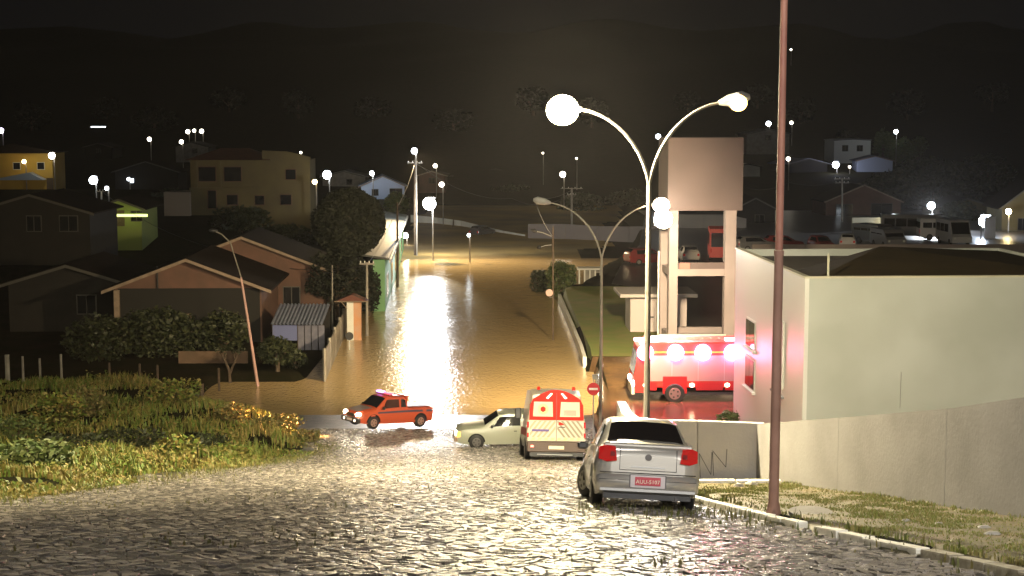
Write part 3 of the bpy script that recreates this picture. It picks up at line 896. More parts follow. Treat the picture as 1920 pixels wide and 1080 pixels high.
# two-storey house on the left
hx = xat(470, 170, -8)
zb2 = at(470, 408, 170).z
b2 = empty('two_storey_house', (hx, 170, zb2), .06, 'two-storey ochre house with balcony openings on the left hill', 'house')
m_och = mat('ochre_render', (.13, .105, .045), .8, col2=(.10, .08, .04), scale=.4)
W2_, H2 = 13.6, 6.6
mb = MB(); mb.box(-W2_ / 2, W2_ / 2, 0, 9, -2, H2); mb.build('wall', m_och, b2)
for (x, z, ww, wh) in ((-4.9, 4.2, 1.9, 1.6), (-2.0, 4.2, 1.9, 1.6), (-4.4, 1.1, .9, 2.0), (-2.1, 1.5, 1.2, 1.1), (4.0, 1.5, 1.2, 1.1), (4.6, 4.4, 1.1, 1.1), (1.0, 1.5, 1.0, 1.0)):
    mb = MB(); mb.box(x - ww / 2 - .08, x + ww / 2 + .08, -.07, -.003, z - .08, z + wh + .08); f_ = mb.build('window', m_salmon, b2)
    mb = MB(); mb.box(x - ww / 2, x + ww / 2, -.085, -.073, z, z + wh); mb.build('pane', m_glass, f_)
mb = MB(); mb.box(-W2_ / 2 - .1, 1, -.5, -.005, 3.2, 3.45); mb.box(-6.3, -6.0, -.4, -.08, 3.46, H2 - .1); mb.box(-3.6, -3.3, -.4, -.08, 3.46, H2 - .1); mb.build('balcony', m_och, b2)
mb = MB(); a = W2_ / 2 + .6
mb.add([(-a, -.6, H2 + .02), (a - 5, -.6, H2 + .02), (a - 5, 9.6, H2 + .02), (-a, 9.6, H2 + .02), (-a + 3.5, 4.5, H2 + 1.3), (a - 8, 4.5, H2 + 1.3)], [(0, 1, 5, 4), (1, 2, 5), (2, 3, 4, 5), (3, 0, 4), (3, 2, 1, 0)])
mb.build('roof', m_rt2, b2)
mb = MB(); mb.prism([(1.4, -.2, H2 + .002), (6.9, -.2, H2 + .002), (6.9, -.2, H2 + .35), (4.2, -.2, H2 + 1.0), (1.4, -.2, H2 + 1.1)], (0, .3, 0)); mb.build('parapet', m_och, b2)
mb = MB(); mb.box(-W2_ / 2 - 2.9, -W2_ / 2 - .002, -1, 4, -2, 3.0); mb.build('annexe', mat('pale_annexe', (.33, .27, .22), .8), b2)

# yellow apartment building far left
bx = xat(40, 215, -6); zb3 = at(40, 352, 215).z
b3 = empty('yellow_building', (bx, 215, zb3), .1, 'bright yellow lit building at the far left edge', 'building')
m_yel = mat('yellow_render', (.50, .33, .05), .7, col2=(.42, .27, .05), scale=.4)
mb = MB(); mb.box(-6.5, 4.4, 0, 9, -3, at(40, 288, 215).z - zb3); mb.build('wall', m_yel, b3)
mb = MB(); mb.prism([(-7, -.5, 5.0), (4.9, -.5, 5.0), (4.9, -.5, 5.2), (-1, -.5, 6.4), (-7, -.5, 5.2)], (0, 10, 0)); mb.build('roof', m_rt, b3)
for x in (-4.2, -1.2, 2.2):
    mb = MB(); mb.box(x, x + 1.1, -.05, -.003, 2.6, 3.7); f_ = mb.build('window', m_white, b3)
    mb = MB(); mb.box(x + .08, x + 1.02, -.065, -.053, 2.68, 3.62); mb.build('pane', m_glass, f_)
mb = MB(); mb.prism([(-4, -2.6, 1.2), (3.6, -2.6, 1.2), (1.6, -2.6, 2.3)], (0, 2.4, 0)); mb.build('porch_roof', mat('blue_sheet', (.3, .38, .5), .4), b3)
mb = MB(); mb.box(3.5, 4.45, -.08, -.004, -1, 1.4); mb.build('door', m_wood, b3)

# other houses: (px, Y, base py, width px, wall h, rise, yaw, mw, mr, label, wins)
m_bluew = mat('pale_blue_render', (.42, .48, .62), .6)
m_lime = mat('lime_render', (.20, .25, .07), .6)
def house_px(px, Y, pyb, wpx, h, rise, rz, mw, mr, label, wins=(), D2=8, ridge='y', win_m=None, name='house', cat='house', over=.5, door=None):
    p = at(px, pyb, Y)
    W_ = wpx / F * (Y * cp - p.z * sp) - 2 * over
    return gable_house(name, p.x, Y, rz, W_, D2, h, rise, mw, mr, label, zbase=p.z, wins=wins, ridge=ridge, zoff=-2.5, win_m=win_m, cat=cat, over=over, door=door)
m_lit = mat('lit_window', (1, .8, .45), .5, emit=1.2)
m_litw = mat('cool_lit_window', (.75, .85, 1), .5, emit=1.2)
house_px(718, 250, 374, 92, 2.3, 1.6, .1, m_bluew, m_bluew, 'blue-white gabled house lit beyond the round tree', wins=((-1.3, .7, 1.0, 1.0), (2.2, .4, 2.0, 1.4)))
house_px(225, 140, 424, 100, 1.7, .8, .05, m_lime, m_rt, 'low lime green house with lit eave on the left', wins=((1.6, .5, 1.0, .9),), door=(0, .9, 1.5))
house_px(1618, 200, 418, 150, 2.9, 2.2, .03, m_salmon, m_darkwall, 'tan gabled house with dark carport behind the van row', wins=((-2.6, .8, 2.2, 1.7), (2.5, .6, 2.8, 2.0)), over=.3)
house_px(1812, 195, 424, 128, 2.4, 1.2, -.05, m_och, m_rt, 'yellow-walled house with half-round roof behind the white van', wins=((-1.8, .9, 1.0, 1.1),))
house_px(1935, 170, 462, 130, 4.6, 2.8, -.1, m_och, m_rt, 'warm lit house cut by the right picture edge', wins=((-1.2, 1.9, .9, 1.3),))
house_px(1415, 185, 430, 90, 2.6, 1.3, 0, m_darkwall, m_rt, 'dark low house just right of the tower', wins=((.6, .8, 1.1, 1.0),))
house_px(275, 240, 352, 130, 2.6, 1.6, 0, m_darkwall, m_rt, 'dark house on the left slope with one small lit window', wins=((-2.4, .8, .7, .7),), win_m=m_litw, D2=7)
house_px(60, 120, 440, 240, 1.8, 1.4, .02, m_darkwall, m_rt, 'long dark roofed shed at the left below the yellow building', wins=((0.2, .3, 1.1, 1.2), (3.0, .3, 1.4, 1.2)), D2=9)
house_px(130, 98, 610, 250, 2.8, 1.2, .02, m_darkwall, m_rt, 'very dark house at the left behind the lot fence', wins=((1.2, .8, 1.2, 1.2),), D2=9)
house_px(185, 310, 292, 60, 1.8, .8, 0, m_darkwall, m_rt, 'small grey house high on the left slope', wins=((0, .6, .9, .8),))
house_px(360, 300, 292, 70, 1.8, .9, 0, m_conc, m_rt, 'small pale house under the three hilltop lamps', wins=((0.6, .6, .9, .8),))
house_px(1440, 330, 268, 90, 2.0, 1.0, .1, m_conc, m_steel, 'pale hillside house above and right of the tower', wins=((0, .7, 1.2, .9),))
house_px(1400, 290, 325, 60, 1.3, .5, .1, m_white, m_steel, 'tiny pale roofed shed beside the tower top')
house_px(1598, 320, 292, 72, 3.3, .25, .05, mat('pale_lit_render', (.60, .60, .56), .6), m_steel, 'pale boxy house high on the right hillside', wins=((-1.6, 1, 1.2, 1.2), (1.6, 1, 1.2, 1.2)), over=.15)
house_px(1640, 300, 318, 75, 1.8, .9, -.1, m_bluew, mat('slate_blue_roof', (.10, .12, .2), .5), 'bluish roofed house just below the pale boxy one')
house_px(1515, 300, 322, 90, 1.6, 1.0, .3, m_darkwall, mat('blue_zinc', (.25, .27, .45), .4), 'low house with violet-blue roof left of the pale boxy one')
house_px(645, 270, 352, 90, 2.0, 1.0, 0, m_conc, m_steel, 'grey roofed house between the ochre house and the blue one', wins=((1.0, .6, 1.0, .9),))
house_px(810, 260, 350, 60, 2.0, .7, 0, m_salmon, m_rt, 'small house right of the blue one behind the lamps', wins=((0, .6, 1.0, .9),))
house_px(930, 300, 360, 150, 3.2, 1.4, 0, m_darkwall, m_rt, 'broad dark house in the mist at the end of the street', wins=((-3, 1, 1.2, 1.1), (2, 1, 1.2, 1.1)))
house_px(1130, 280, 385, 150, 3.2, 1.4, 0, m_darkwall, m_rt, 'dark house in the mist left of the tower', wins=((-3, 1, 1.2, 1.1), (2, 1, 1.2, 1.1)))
# distant pale boundary walls beyond the flood
def px_wall(name, P, hgt, label, m):
    pts = [(at(px, py, Y).x, Y) for px, py, Y in P]
    tops = [at(px, py, Y).z for px, py, Y in P]
    e = empty(name, (0, 0, 0), 0, label, 'wall')
    for (a, b_, ta, tb) in zip(pts, pts[1:], tops, tops[1:]):
        mb = MB(); mb.prism([(a[0], a[1], ta - hgt), (b_[0] - .03, b_[1], tb - hgt), (b_[0] - .03, b_[1], tb), (a[0], a[1], ta)], (0, .2, 0)); mb.build('wall_panel', m, e)
px_wall('far_wall', [(770, 403, 207), (820, 408, 204), (865, 414, 199), (905, 424, 193), (945, 433, 187), (985, 440, 182)], 2.1, 'pale wall curving round the far end of the flooded street', m_white)
px_wall('far_wall', [(990, 420, 179), (1060, 420, 178), (1120, 424, 176), (1180, 425, 174), (1245, 424, 172)], 2.6, 'greyish wall in the mist behind the round bush', mat('mist_wall', (.14, .12, .125), .7))
px_wall('far_wall', [(1272, 402, 175), (1320, 402, 175), (1362, 402, 175), (1400, 410, 175)], 3.4, 'beige wall seen through the tower opening', mat('beige_wall', (.34, .30, .26), .8))
px_wall('hoarding', [(1598, 408, 172), (1655, 408, 172.01)], 2.6, 'blank pale yellow hoarding behind the parked cars, larger panel', mat('pale_hoarding', (.66, .60, .42), .6))
px_wall('hoarding', [(1657, 409, 171), (1675, 409, 171.01)], 2.4, 'narrow pale panel just right of the large blank one', mat('pale_hoarding', (.66, .60, .42), .6))
# small shelter on far lawn edge
sx = xat(1085, 122, -12); z = -13.3
sh = empty('shelter', (sx, 122, z), 0, 'small white open shelter behind the lawn', 'shelter')
ww = 2.0; hh = at(1100, 503, 122).z - z
mb = MB(); mb.bbox(-.1, ww, -.1, 1.5, hh - .15, hh, .02); mb.build('roof', m_white, sh)
for k in range(5):
    mb = MB(); mb.box(k * .44, k * .44 + .12, 0, .12, 0, hh - .152); mb.build('post', m_white, sh)
mb = MB(); mb.box(.5, ww, 1.2, 1.3, 0, hh - .16); mb.build('rear_wall', m_conc, sh)
# left lot rear fence posts
for k, (px, py0) in enumerate(((14, 665), (43, 668), (75, 672), (115, 664), (205, 680), (262, 682), (295, 684), (410, 690))):
    Y = 77.5; x = xat(px, Y, -13)
    z = ground(x, Y); zt_ = at(px, py0, Y).z
    mb = MB(); mb.tube([(0, 0, -.4), (0, 0, zt_ - z)], [.07 if k else .13, .06 if k else .12], 5)
    o = mb.build('fence_post', m_conc if k < 4 else m_wood); o.location = (x, Y, z)
    lab = ['thick pale fence post at the far left edge', 'slim fence post next to the thick one', 'dim fence post between two slim ones', 'tall slim pale fence post behind the yellow-green shrub',
           'dark wooden post behind the tan shrub', 'dim wooden post left of the low spreading shrub', 'dim wooden post behind the low spreading shrub', 'short wooden post near the bare tree'][k]
    tag(o, lab, 'post', 'fence posts behind the vacant lot')
mb = MB()
x = xat(378, 68, -12.7); z = ground(x, 68)
mb.tube([(0, 0, -.1), (.02, 0, .5), (-.04, 0, .72)], [.12, .1, .17], 7)
o = mb.build('stump', m_wood); o.location = (x, 68, z); tag(o, 'short dark stump with pale top at the back of the lot', 'stump')
# ------------------------------------------------------------------ trees
def tree(px, Y, pyb, height, rx, rz, n, size, m, label, name='tree', trunk=.16, shell=.8, limbs=5, cz=None, group=None, ry=None, clumps=None, amp=.28):
    p = at(px, pyb, Y)
    z = min(ground(p.x, Y), p.z)
    e = empty(name, (p.x, Y, z), R.uniform(0, 6), label, 'tree', group)
    rr = random.Random(int(px * 13 + Y))
    cz = height - rz if cz is None else cz
    mb = MB()
    mb.tube([(0, 0, -.3), (.04, 0, cz * .5), (0, .05, cz)], [trunk * 1.3, trunk, trunk * .6], 7)
    for k in range(limbs):
        a = k * 2.4; h0 = cz * (.45 + .1 * (k % 4))
        mb.tube([(0, 0, h0), (math.cos(a) * rx * .35, math.sin(a) * rx * .35, cz * .8 + rz * .1), (math.cos(a) * rx * .75, math.sin(a) * rx * .75, cz + rz * rr.uniform(-.1, .5))], [trunk * .55, trunk * .35, .02], 5)
    mb.build('trunk', m_wood, e)
    mb = MB()
    if clumps is None: clumps = 9
    leaf_cloud(mb, (0, 0, cz), rx * .93, (ry or rx) * .93, rz * .93, int(n * .55) if clumps != 0 else n, size, rr, shell, amp)
    for k in range(clumps):
        a = rr.uniform(0, 6.28); b_ = rr.uniform(-.5, 1)
        c = (math.cos(a) * rx * .62 * math.cos(b_), math.sin(a) * rx * .62 * math.cos(b_), cz + rz * .68 * math.sin(b_))
        leaf_cloud(mb, c, rx * .42, rx * .42, rz * .38, int(n * .45 / clumps), size, rr, .6)
    mb.build('crown', m, e)
    return e
tree(655, 106, 500, 9.55, 2.85, 2.7, 15000, .17, mat('blackish_leaves', (.009, .012, .006), .8, col2=(.015, .019, .008), scale=.6, island=.6), 'dense dark round-headed tree beside the green building', shell=.85, clumps=0, amp=.1)
tree(632, 104, 520, 5.2, 2.3, 2.2, 3000, .16, MATS['blackish_leaves'], 'lower black tree filling in under the round-headed one', shell=.8)
tree(690, 108.5, 540, 4.6, 1.0, 2.0, 1500, .15, MATS['blackish_leaves'], 'narrow dark tree between the round-headed one and the green pier', shell=.8)
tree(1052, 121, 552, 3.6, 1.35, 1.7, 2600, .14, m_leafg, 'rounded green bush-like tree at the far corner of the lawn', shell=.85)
tree(1012, 124, 550, 2.6, .9, 1.2, 1300, .13, m_leafd, 'smaller dark tree touching the round one at the water edge')
# dark garden trees in front of the left houses
tree(300, 88, 690, 3.9, 2.6, 1.8, 3800, .16, m_leafd, 'broad dark garden tree in front of the salmon pediment')
tree(190, 86, 690, 3.2, 2.2, 1.5, 2600, .15, m_leafd, 'dark garden tree behind the tan shrub')
tree(420, 90, 690, 3.7, 1.7, 1.6, 2200, .15, m_leafd, 'dark tree behind the bare forked one')
tree(520, 82, 716, 2.6, 1.15, .85, 1800, .12, m_leafd, 'small leafy tree standing in the flood under the blue tarpaulin', trunk=.12)
tree(555, 83, 716, 1.9, .7, .6, 700, .1, m_leafd, 'little tree beside the pale concrete fence', trunk=.08)
# bare forked tree
p = at(432, 712, 80); z = ground(p.x, 80)
e = empty('bare_tree', (p.x, 80, z), 0, 'small bare forked tree in front of the low brown garden wall', 'tree')
mb = MB()
mb.tube([(0, 0, -.2), (-.05, 0, .8), (-.35, 0, 1.5), (-.6, .1, 2.0)], [.1, .08, .05, .02], 6)
mb.tube([(-.03, 0, .6), (.3, 0, 1.4), (.5, -.1, 1.9)], [.08, .05, .02], 6)
mb.tube([(-.3, 0, 1.4), (-.15, 0, 1.9)], [.04, .015], 5); mb.tube([(.28, 0, 1.35), (.15, 0, 2.0)], [.04, .015], 5)
mb.build('trunk', m_wood, e)
mb = MB(); leaf_cloud(mb, (-.5, 0, 1.95), .45, .4, .25, 90, .08); leaf_cloud(mb, (.4, 0, 1.9), .4, .3, .2, 70, .08); mb.build('crown', m_leafd, e)
# right: big dark trees and lit ones
tree(1750, 232, 385, 8.2, 8.2, 4.6, 6500, .42, m_leafd, 'very wide dark tree mass above the van row on the right', trunk=.4)
tree(1660, 236, 385, 5.8, 4.2, 3.2, 2600, .4, m_leafd, 'dark tree at the left shoulder of the wide dark one', trunk=.3)
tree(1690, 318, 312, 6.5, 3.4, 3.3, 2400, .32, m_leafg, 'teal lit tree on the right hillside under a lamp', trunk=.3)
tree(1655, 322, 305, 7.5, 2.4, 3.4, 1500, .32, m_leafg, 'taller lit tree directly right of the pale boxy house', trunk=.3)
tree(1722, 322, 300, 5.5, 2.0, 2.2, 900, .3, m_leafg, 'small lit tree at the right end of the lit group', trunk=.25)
tree(1585, 330, 285, 6.5, 3.0, 2.4, 1300, .32, m_leafd, 'dark tree standing above the pale boxy house', trunk=.3)
tree(1800, 190, 440, 4.6, 2.8, 2.4, 1700, .25, m_leafd, 'dark tree in front of the yellow-walled house', trunk=.2)
tree(1850, 260, 360, 7, 5, 3.6, 1800, .4, m_leafd, 'dark tree at the far right above the roofs', trunk=.3)
tree(880, 280, 410, 7, 4.2, 3.5, 1500, .38, m_leafd, 'hazy tree at the end of the street right of the brightest lamp', trunk=.3)
tree(960, 265, 410, 6.5, 4.5, 3.3, 1500, .38, m_leafd, 'hazy tree left of the timber power pole', trunk=.3)
tree(1090, 230, 425, 5.5, 3.8, 2.8, 1400, .35, m_leafd, 'hazy tree behind the mist grey wall', trunk=.3)
tree(1180, 240, 420, 6, 4.0, 3.0, 1400, .35, m_leafd, 'hazy tree just left of the tower', trunk=.3)
tree(320, 200, 420, 5.0, 3.2, 2.6, 1300, .3, m_leafd, 'dark tree at the left foot of the ochre house', trunk=.3)
tree(450, 160, 440, 3.2, 3.6, 1.7, 1800, .26, m_leafd, 'low dark tree in front of the ochre house', trunk=.3)
tree(540, 158, 440, 3.0, 3.0, 1.6, 1500, .26, m_leafd, 'low dark tree left of the round-headed one', trunk=.3)
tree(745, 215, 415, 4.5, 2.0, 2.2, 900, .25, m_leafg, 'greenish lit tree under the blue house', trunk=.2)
rr = random.Random(3)
k = 0
labs = ['dark hillside tree far behind the yellow building', 'dark hillside tree above the small grey house', 'dark hillside tree above the single left lamp', 'dark hillside tree right of the hilltop lamps',
        'dark hillside tree above the ochre house', 'dark hillside tree above the blue house', 'dark hillside tree above the street end', 'dark hillside tree behind the big bright lamp',
        'dark hillside tree behind the double lamp arms', 'dark hillside tree above the tower', 'dark hillside tree right of the tower top', 'dark hillside tree behind the tall street pole',
        'dark hillside tree above the teal lit group', 'dark hillside tree at the upper right edge']
for px in (60, 200, 290, 430, 560, 700, 850, 1000, 1110, 1290, 1420, 1500, 1700, 1860):
    Y = rr.uniform(360, 420); x = xat(px, Y, 0)
    pz = ground(x, Y); py = 230 - pz / Y * F
    tree(px, Y, py + 3, rr.uniform(6, 9), rr.uniform(4, 6), rr.uniform(3, 4), 600, .6, MATS['blackish_leaves'], labs[k], trunk=.3, limbs=3, clumps=4, group='trees on the dark hillside'); k += 1

# ------------------------------------------------------------------ street poles and lamps
def lens_mat(c, s):
    return mat('lamp_%s_%d' % ('_'.join('%02d' % int(v * 99) for v in c), s), c, .5, emit=s)
WARM = (1, .74, .34); COOL = (.82, .92, 1); NEUT = (1, .92, .74); SOD = (1, .55, .16)
def arm_curve(fork, tip, n=10, side=1):
    pts = []
    for k in range(n + 1):
        t = k / n
        # quarter-ellipse rising steeply then flattening
        a = t * math.pi / 2
        x = 1 - math.cos(a); z = math.sin(a)
        x = x * .75 + t * .25; z = z * .85 + t * .15
        pts.append(Vector((fork[0] + (tip[0] - fork[0]) * x, fork[1] + (tip[1] - fork[1]) * t, fork[2] + (tip[2] - fork[2]) * z)))
    return pts
def double_lamp(px_base, Y, py_fork, tips, label, lit, r=.075, base_z=None):
    z = base_z; fk = at(px_base, py_fork, Y); x = fk.x
    e = empty('street_lamp', (x, Y, z), 0, label, 'street lamp')
    o = Vector((x, Y, z))
    mb = MB(); mb.tube([(0, 0, 0), (0, 0, (fk.z - z) * .5), (0, 0, fk.z - z)], [r * 1.25, r, r * .8], 8); mb.build('post', m_conc_l, e, smooth=True)
    for (tp, py, dY, li) in tips:
        T = at(tp, py, Y + dY)
        pts = arm_curve(Vector(fk) - o, T - o)
        mb = MB(); mb.tube(pts, [r * .62] * 6 + [r * .5] * 5, 7); mb.build('arm', m_conc_l, e, smooth=True)
        s = 1 if T.x > x else -1
        d = (pts[-1] - pts[-2]).normalized()
        mb = MB(); c = T - o
        # head: flattened tapered housing
        mb.tube([c - d * .06, c + d * .2, c + d * .55, c + d * .72], [.06, .15, .17, .06], 8)
        hd = mb.build('lamp_head', m_steel, e, smooth=True)
        if li:
            rad, m_ = li
            mb = MB(); q = c + d * .42 - Vector((0, .08, .10))
            mb.ball((q.x, q.y, q.z), rad, rad, rad * .93, 18, 12); mb.build('lamp_bowl', m_, hd, smooth=True, ang=90)  # bowl oversized so its glowing disc stands in for bloom
    return e
m_conc_l = mat('painted_lamp_post', (.24, .215, .18), .6, col2=(.18, .165, .14), scale=2)
zL1 = lerp_tab(36.6, YARD)
double_lamp(1217, 36.6, 347, [(1086, 205, 0, (.40, lens_mat((1, .85, .53), 1800))), (1352, 192, 0, (.22, lens_mat((1, .62, .16), 5)))],
            'tall twin-armed street lamp whose left bowl glows big and white behind the low wall', True, base_z=-9.8)
double_lamp(1128, 65, 486, [(1030, 380, 0, None), (1222, 384, 0, (.36, lens_mat((1, .84, .52), 50)))],
            'smaller twin-armed street lamp right of the lawn kerb with one arm dark', True, r=.07, base_z=ground(xat(1128, 65, -13), 65))
SL = [o_ for o_ in COL.objects if o_.name.startswith('street_lamp') and o_.parent is None]
add_spot(SL[0], at(1043, 200, 36.4), (1, 66, -14), 11000, (1, .85, .60), 72, .9, .35)
add_spot(SL[0], at(1380, 186, 36.4), (11, 57, -9), 3000, (1, .86, .62), 70, .9, .2)
add_spot(SL[1], at(1243, 384, 64.8), (-3, 95, -14.2), 82000, (1, .75, .40), 92, .9, .4)
# flood lamp on the tower
def bowl(px, py, Y, r, m, label, name='flood_lamp', cat='lamp'):
    p = at(px, py, Y)
    e = empty(name, p, 0, label, cat)
    mb = MB(); mb.box(-r * .9, r * .9, 0.02, r * .7, -r * .7, r * .7); mb.build('housing', m_steel, e)
    mb = MB(); mb.ball((0, -r * .3, 0), r, r * .8, r, 14, 9); mb.build('lamp_bowl', m, e, smooth=True, ang=90)
    return e
add_spot(SL[1], at(1243, 384, 64.8), (7.5, 98, -13.4), 20000, (1, .84, .60), 60, .9, .4)
fb = bowl(1243, 411, 83.1, .52, lens_mat((1, .90, .66), 40), 'white floodlight fixed to the left column of the tower')
add_spot(fb, at(1243, 411, 82.2), (10.8, 62, -12), 6000, (1, .94, .9), 70, .8, .4)
# near tall pole
pY = 21.6; pb = at(1450, 970, pY); gz = ground(pb.x, pY); ptop = at(1470, 0, pY)
tp = empty('street_pole', (pb.x, pY, gz), 0, 'tall reddish-lit concrete pole rising out of the picture at the right kerb', 'pole')
Hh = 10.6; dirn = Vector((xat(1471, pY, 1.9) - pb.x, 0, ptop.z - gz)); dirn = dirn / dirn.z
mb = MB(); mb.tube([dirn * -.3, dirn * .05, dirn * .2, dirn * 3.9], [.12, .11, .078, .066], 12); mb.build('lower_shaft', m_polec, tp, smooth=True)
mb = MB(); mb.tube([dirn * 3.88, dirn * 3.96], .075, 12); mb.build('collar', m_polec, tp)
mb = MB(); mb.tube([dirn * 3.97, dirn * 7, dirn * Hh], [.058, .052, .045], 12); mb.build('upper_shaft', mat('red_lit_pole', (.36, .17, .12), .6, col2=(.28, .12, .09), scale=3), tp, smooth=True)  # red cast of the light is put into the shaft colour
top = dirn * Hh
mb = MB(); mb.tube([top, top + Vector((-.6, -.4, .5)), top + Vector((-1.8, -1.4, .75))], .035, 7); mb.build('arm', m_steel, tp)
mb = MB(); c = top + Vector((-2.0, -1.6, .72)); mb.ball(c, .34, .4, .12, 10, 6); hd = mb.build('lamp_head', m_steel, tp, smooth=True)
mb = MB(); mb.ball(c - Vector((0, 0, .12)), .24, .24, .10, 10, 6); mb.build('lamp_bowl', lens_mat((1, .93, .86), 120), hd, smooth=True)
# street lamps uphill behind and beside the camera (row continues up the street)
def uphill_lamp(x, y, h, s, c, label, rr_=.26):
    z = ground(x, y)
    e = empty('street_lamp', (x, y, z), 0, label, 'street lamp', )
    mb = MB(); mb.tube([(0, 0, -.2), (0, 0, h)], [.12, .07], 8); mb.build('post', m_polec, e)
    s_ = -1 if x > 0 else 1
    mb = MB(); mb.tube([(0, 0, h), (s_ * .8, .1, h + .5), (s_ * 2, .2, h + .6)], .035, 6); mb.build('arm', m_steel, e)
    mb = MB(); mb.ball((s_ * 2.2, .2, h + .6), .4, .3, .12, 10, 6); hd = mb.build('lamp_head', m_steel, e)
    mb = MB(); mb.ball((s_ * 2.2, .2, h + .47), rr_, rr_, .12, 10, 6); mb.build('lamp_bowl', lens_mat(c, s), hd)
    return e
u1 = uphill_lamp(7.0, -3, 8.6, 620, (1, .95, .93), 'uphill street lamp out of frame on the right kerb beside the photographer')
u2 = uphill_lamp(-9.5, 7, 9.0, 90, (1, .88, .76), 'uphill street lamp out of frame on the left side of the street')
add_spot(u2, (-7.3, 7.3, 5.5), (-12.5, 46, -12), 13000, (1, .86, .52), 42, 1, .25)
add_spot(u1, (4.7, -2.6, 7.6), (10, 50, -9), 8000, (1, .96, .88), 54, 1, .25)

# timber / concrete power poles
def ppole(px, Y, py_top, py_base, label, lean=0, r=.11, arms=(), m=m_wood, z0=None, name='power_pole'):
    b_ = at(px, py_base, Y); t = at(px + lean, py_top, Y)
    gzz = ground(b_.x, Y)
    e = empty(name, (b_.x, Y, gzz), 0, label, 'pole')
    d = t - Vector((b_.x, Y, gzz))
    mb = MB(); mb.tube([(0, 0, -.2), d * .5, d], [r * 1.2, r, r * .8], 7); mb.build('shaft', m, e)
    for (dz, wd) in arms:
        mb = MB(); mb.box(d.x - wd, d.x + wd, -.05, .05, d.z - dz - .05, d.z - dz + .05); a = mb.build('crossarm', m_conc, e)
        mb = MB()
        for q in (-.85, -.3, .3, .85): mb.tube([(d.x + wd * q, 0, d.z - dz + .05), (d.x + wd * q, 0, d.z - dz + .2)], .04, 5)
        mb.build('insulator', m_white, a)
    return e
ppole(688, 98, 492, 628, 'power pole standing in the flood beside the gate pillar', arms=((.1, .5),), r=.09, m=m_conc)
ppole(623, 99, 497, 600, 'slim post left of the gate pillar cap', r=.05, m=m_conc)
ppole(745, 128, 380, 537, 'dark power pole at the receding eave of the green building', r=.11)
ppole(778, 157, 300, 478, 'dark power pole left of the brightest street end lamp', r=.12, arms=((.3, .8),))
ppole(1037, 96, 425, 638, 'leaning thin timber pole with a pinkish disc in the flood', r=.055, lean=0)
ppole(1072, 190, 352, 440, 'pale power pole with crossarm rising from the mist', r=.16, arms=((.1, 1.4), (.9, .6)), m=m_conc)
ppole(1579, 188, 334, 425, 'power pole with crossarms in front of the tan gabled house', r=.11, arms=((.1, 1.0), (.6, .9)), m=m_conc)
ppole(190, 150, 358, 400, 'small pole with bright crossarm by the lime green house', r=.1, arms=((.05, .5),), m=m_white)
ppole(850, 198, 412, 442, 'dark post in the pale wall at the street end', r=.1)
ppole(808, 205, 408, 436, 'left hand dark post on the far pale wall', r=.1)
ppole(886, 196, 420, 448, 'right hand dark post on the far pale wall', r=.1)
# disc sign on leaning pole
p = at(1030, 549, 95.7)
e = empty('round_sign', p, 0, 'pinkish round sign fixed to the thin timber pole', 'sign')
mb = MB(); mb.tube([(0, 0, 0), (0, .03, 0)], .24, 14); mb.build('disc', mat('pink_sign', (.5, .32, .28), .5), e)
mb = MB(); mb.tube([(0, .03, -.3), (.24, .1, -.3)], .02, 5); mb.build('bracket', m_steel, e)
# dark unlit luminaires on arms near
def dark_lamp(px, py, px2, py2, Y, label):
    a = at(px, py, Y); b_ = at(px2, py2, Y)
    e = empty('bracket_lamp', b_, 0, label, 'street lamp')
    a -= b_
    mb = MB(); mb.tube([(0, 0, 0), a * .5 + Vector((0, 0, .04)), a * .85], .03, 5); mb.build('arm', m_steel, e)
    mb = MB(); mb.tube([a * .8, a * .95, a * 1.15], [.06, .14, .04], 6); mb.build('lamp_head', m_dark, e)
dark_lamp(1000, 432, 1034, 443, 96, 'unlit street lamp arm pointing left, upper of two on the timber pole')
dark_lamp(1010, 464, 1034, 459, 96, 'unlit street lamp arm pointing left, lower of two on the timber pole')
# leaning street lamp in front of the houses
b_ = at(486, 726, 79); mid1 = at(452, 520, 79); t1 = at(432, 455, 79); t2 = at(400, 432, 79)
e = empty('leaning_lamp', (b_.x, 79, ground(b_.x, 79)), 0, 'thin unlit street lamp leaning to the left in front of the houses', 'street lamp')
o = Vector((b_.x, 79, ground(b_.x, 79)))
mb = MB(); mb.tube([Vector((0, 0, -.2)), (mid1 - o) * .6, mid1 - o], [.085, .07, .055], 7); mb.build('shaft', mat('pinkish_shaft', (.5, .3, .26), .5), e)
mb = MB(); mb.tube([mid1 - o, t1 - o, (t1 + t2) / 2 - o + Vector((0, 0, .12)), t2 - o], .035, 6); mb.build('arm', m_conc_l, e)
mb = MB(); c = t2 - o; mb.ball(c, .26, .14, .1, 8, 5); mb.build('lamp_head', m_dark, e)
# no-entry sign
x = xat(1112, 62, -13); gz2 = ground(x, 62)
e = empty('no_entry_sign', (x, 62, gz2), 0, 'red no entry sign on a post behind the ambulance', 'sign')
zd = at(1112, 729, 62).z - gz2
mb = MB(); mb.tube([(0, 0, -.1), (0, 0, zd + .3)], .03, 6); mb.build('post', m_steel, e)
mb = MB(); mb.tube([(0, -.045, zd), (0, -.032, zd)], .27, 20); dsc = mb.build('disc', mat('sign_red_face', (.5, .02, .03), .45), e)
mb = MB(); mb.box(-.19, .19, -.052, -.047, zd - .045, zd + .045); mb.build('bar', m_white, dsc)
mb = MB(); mb.box(-.05, .2, -.05, .05, zd + .42, zd + .62); mb.box(-.02, .02, -.02, .02, zd + .3, zd + .42); mb.build('box', m_conc, e)

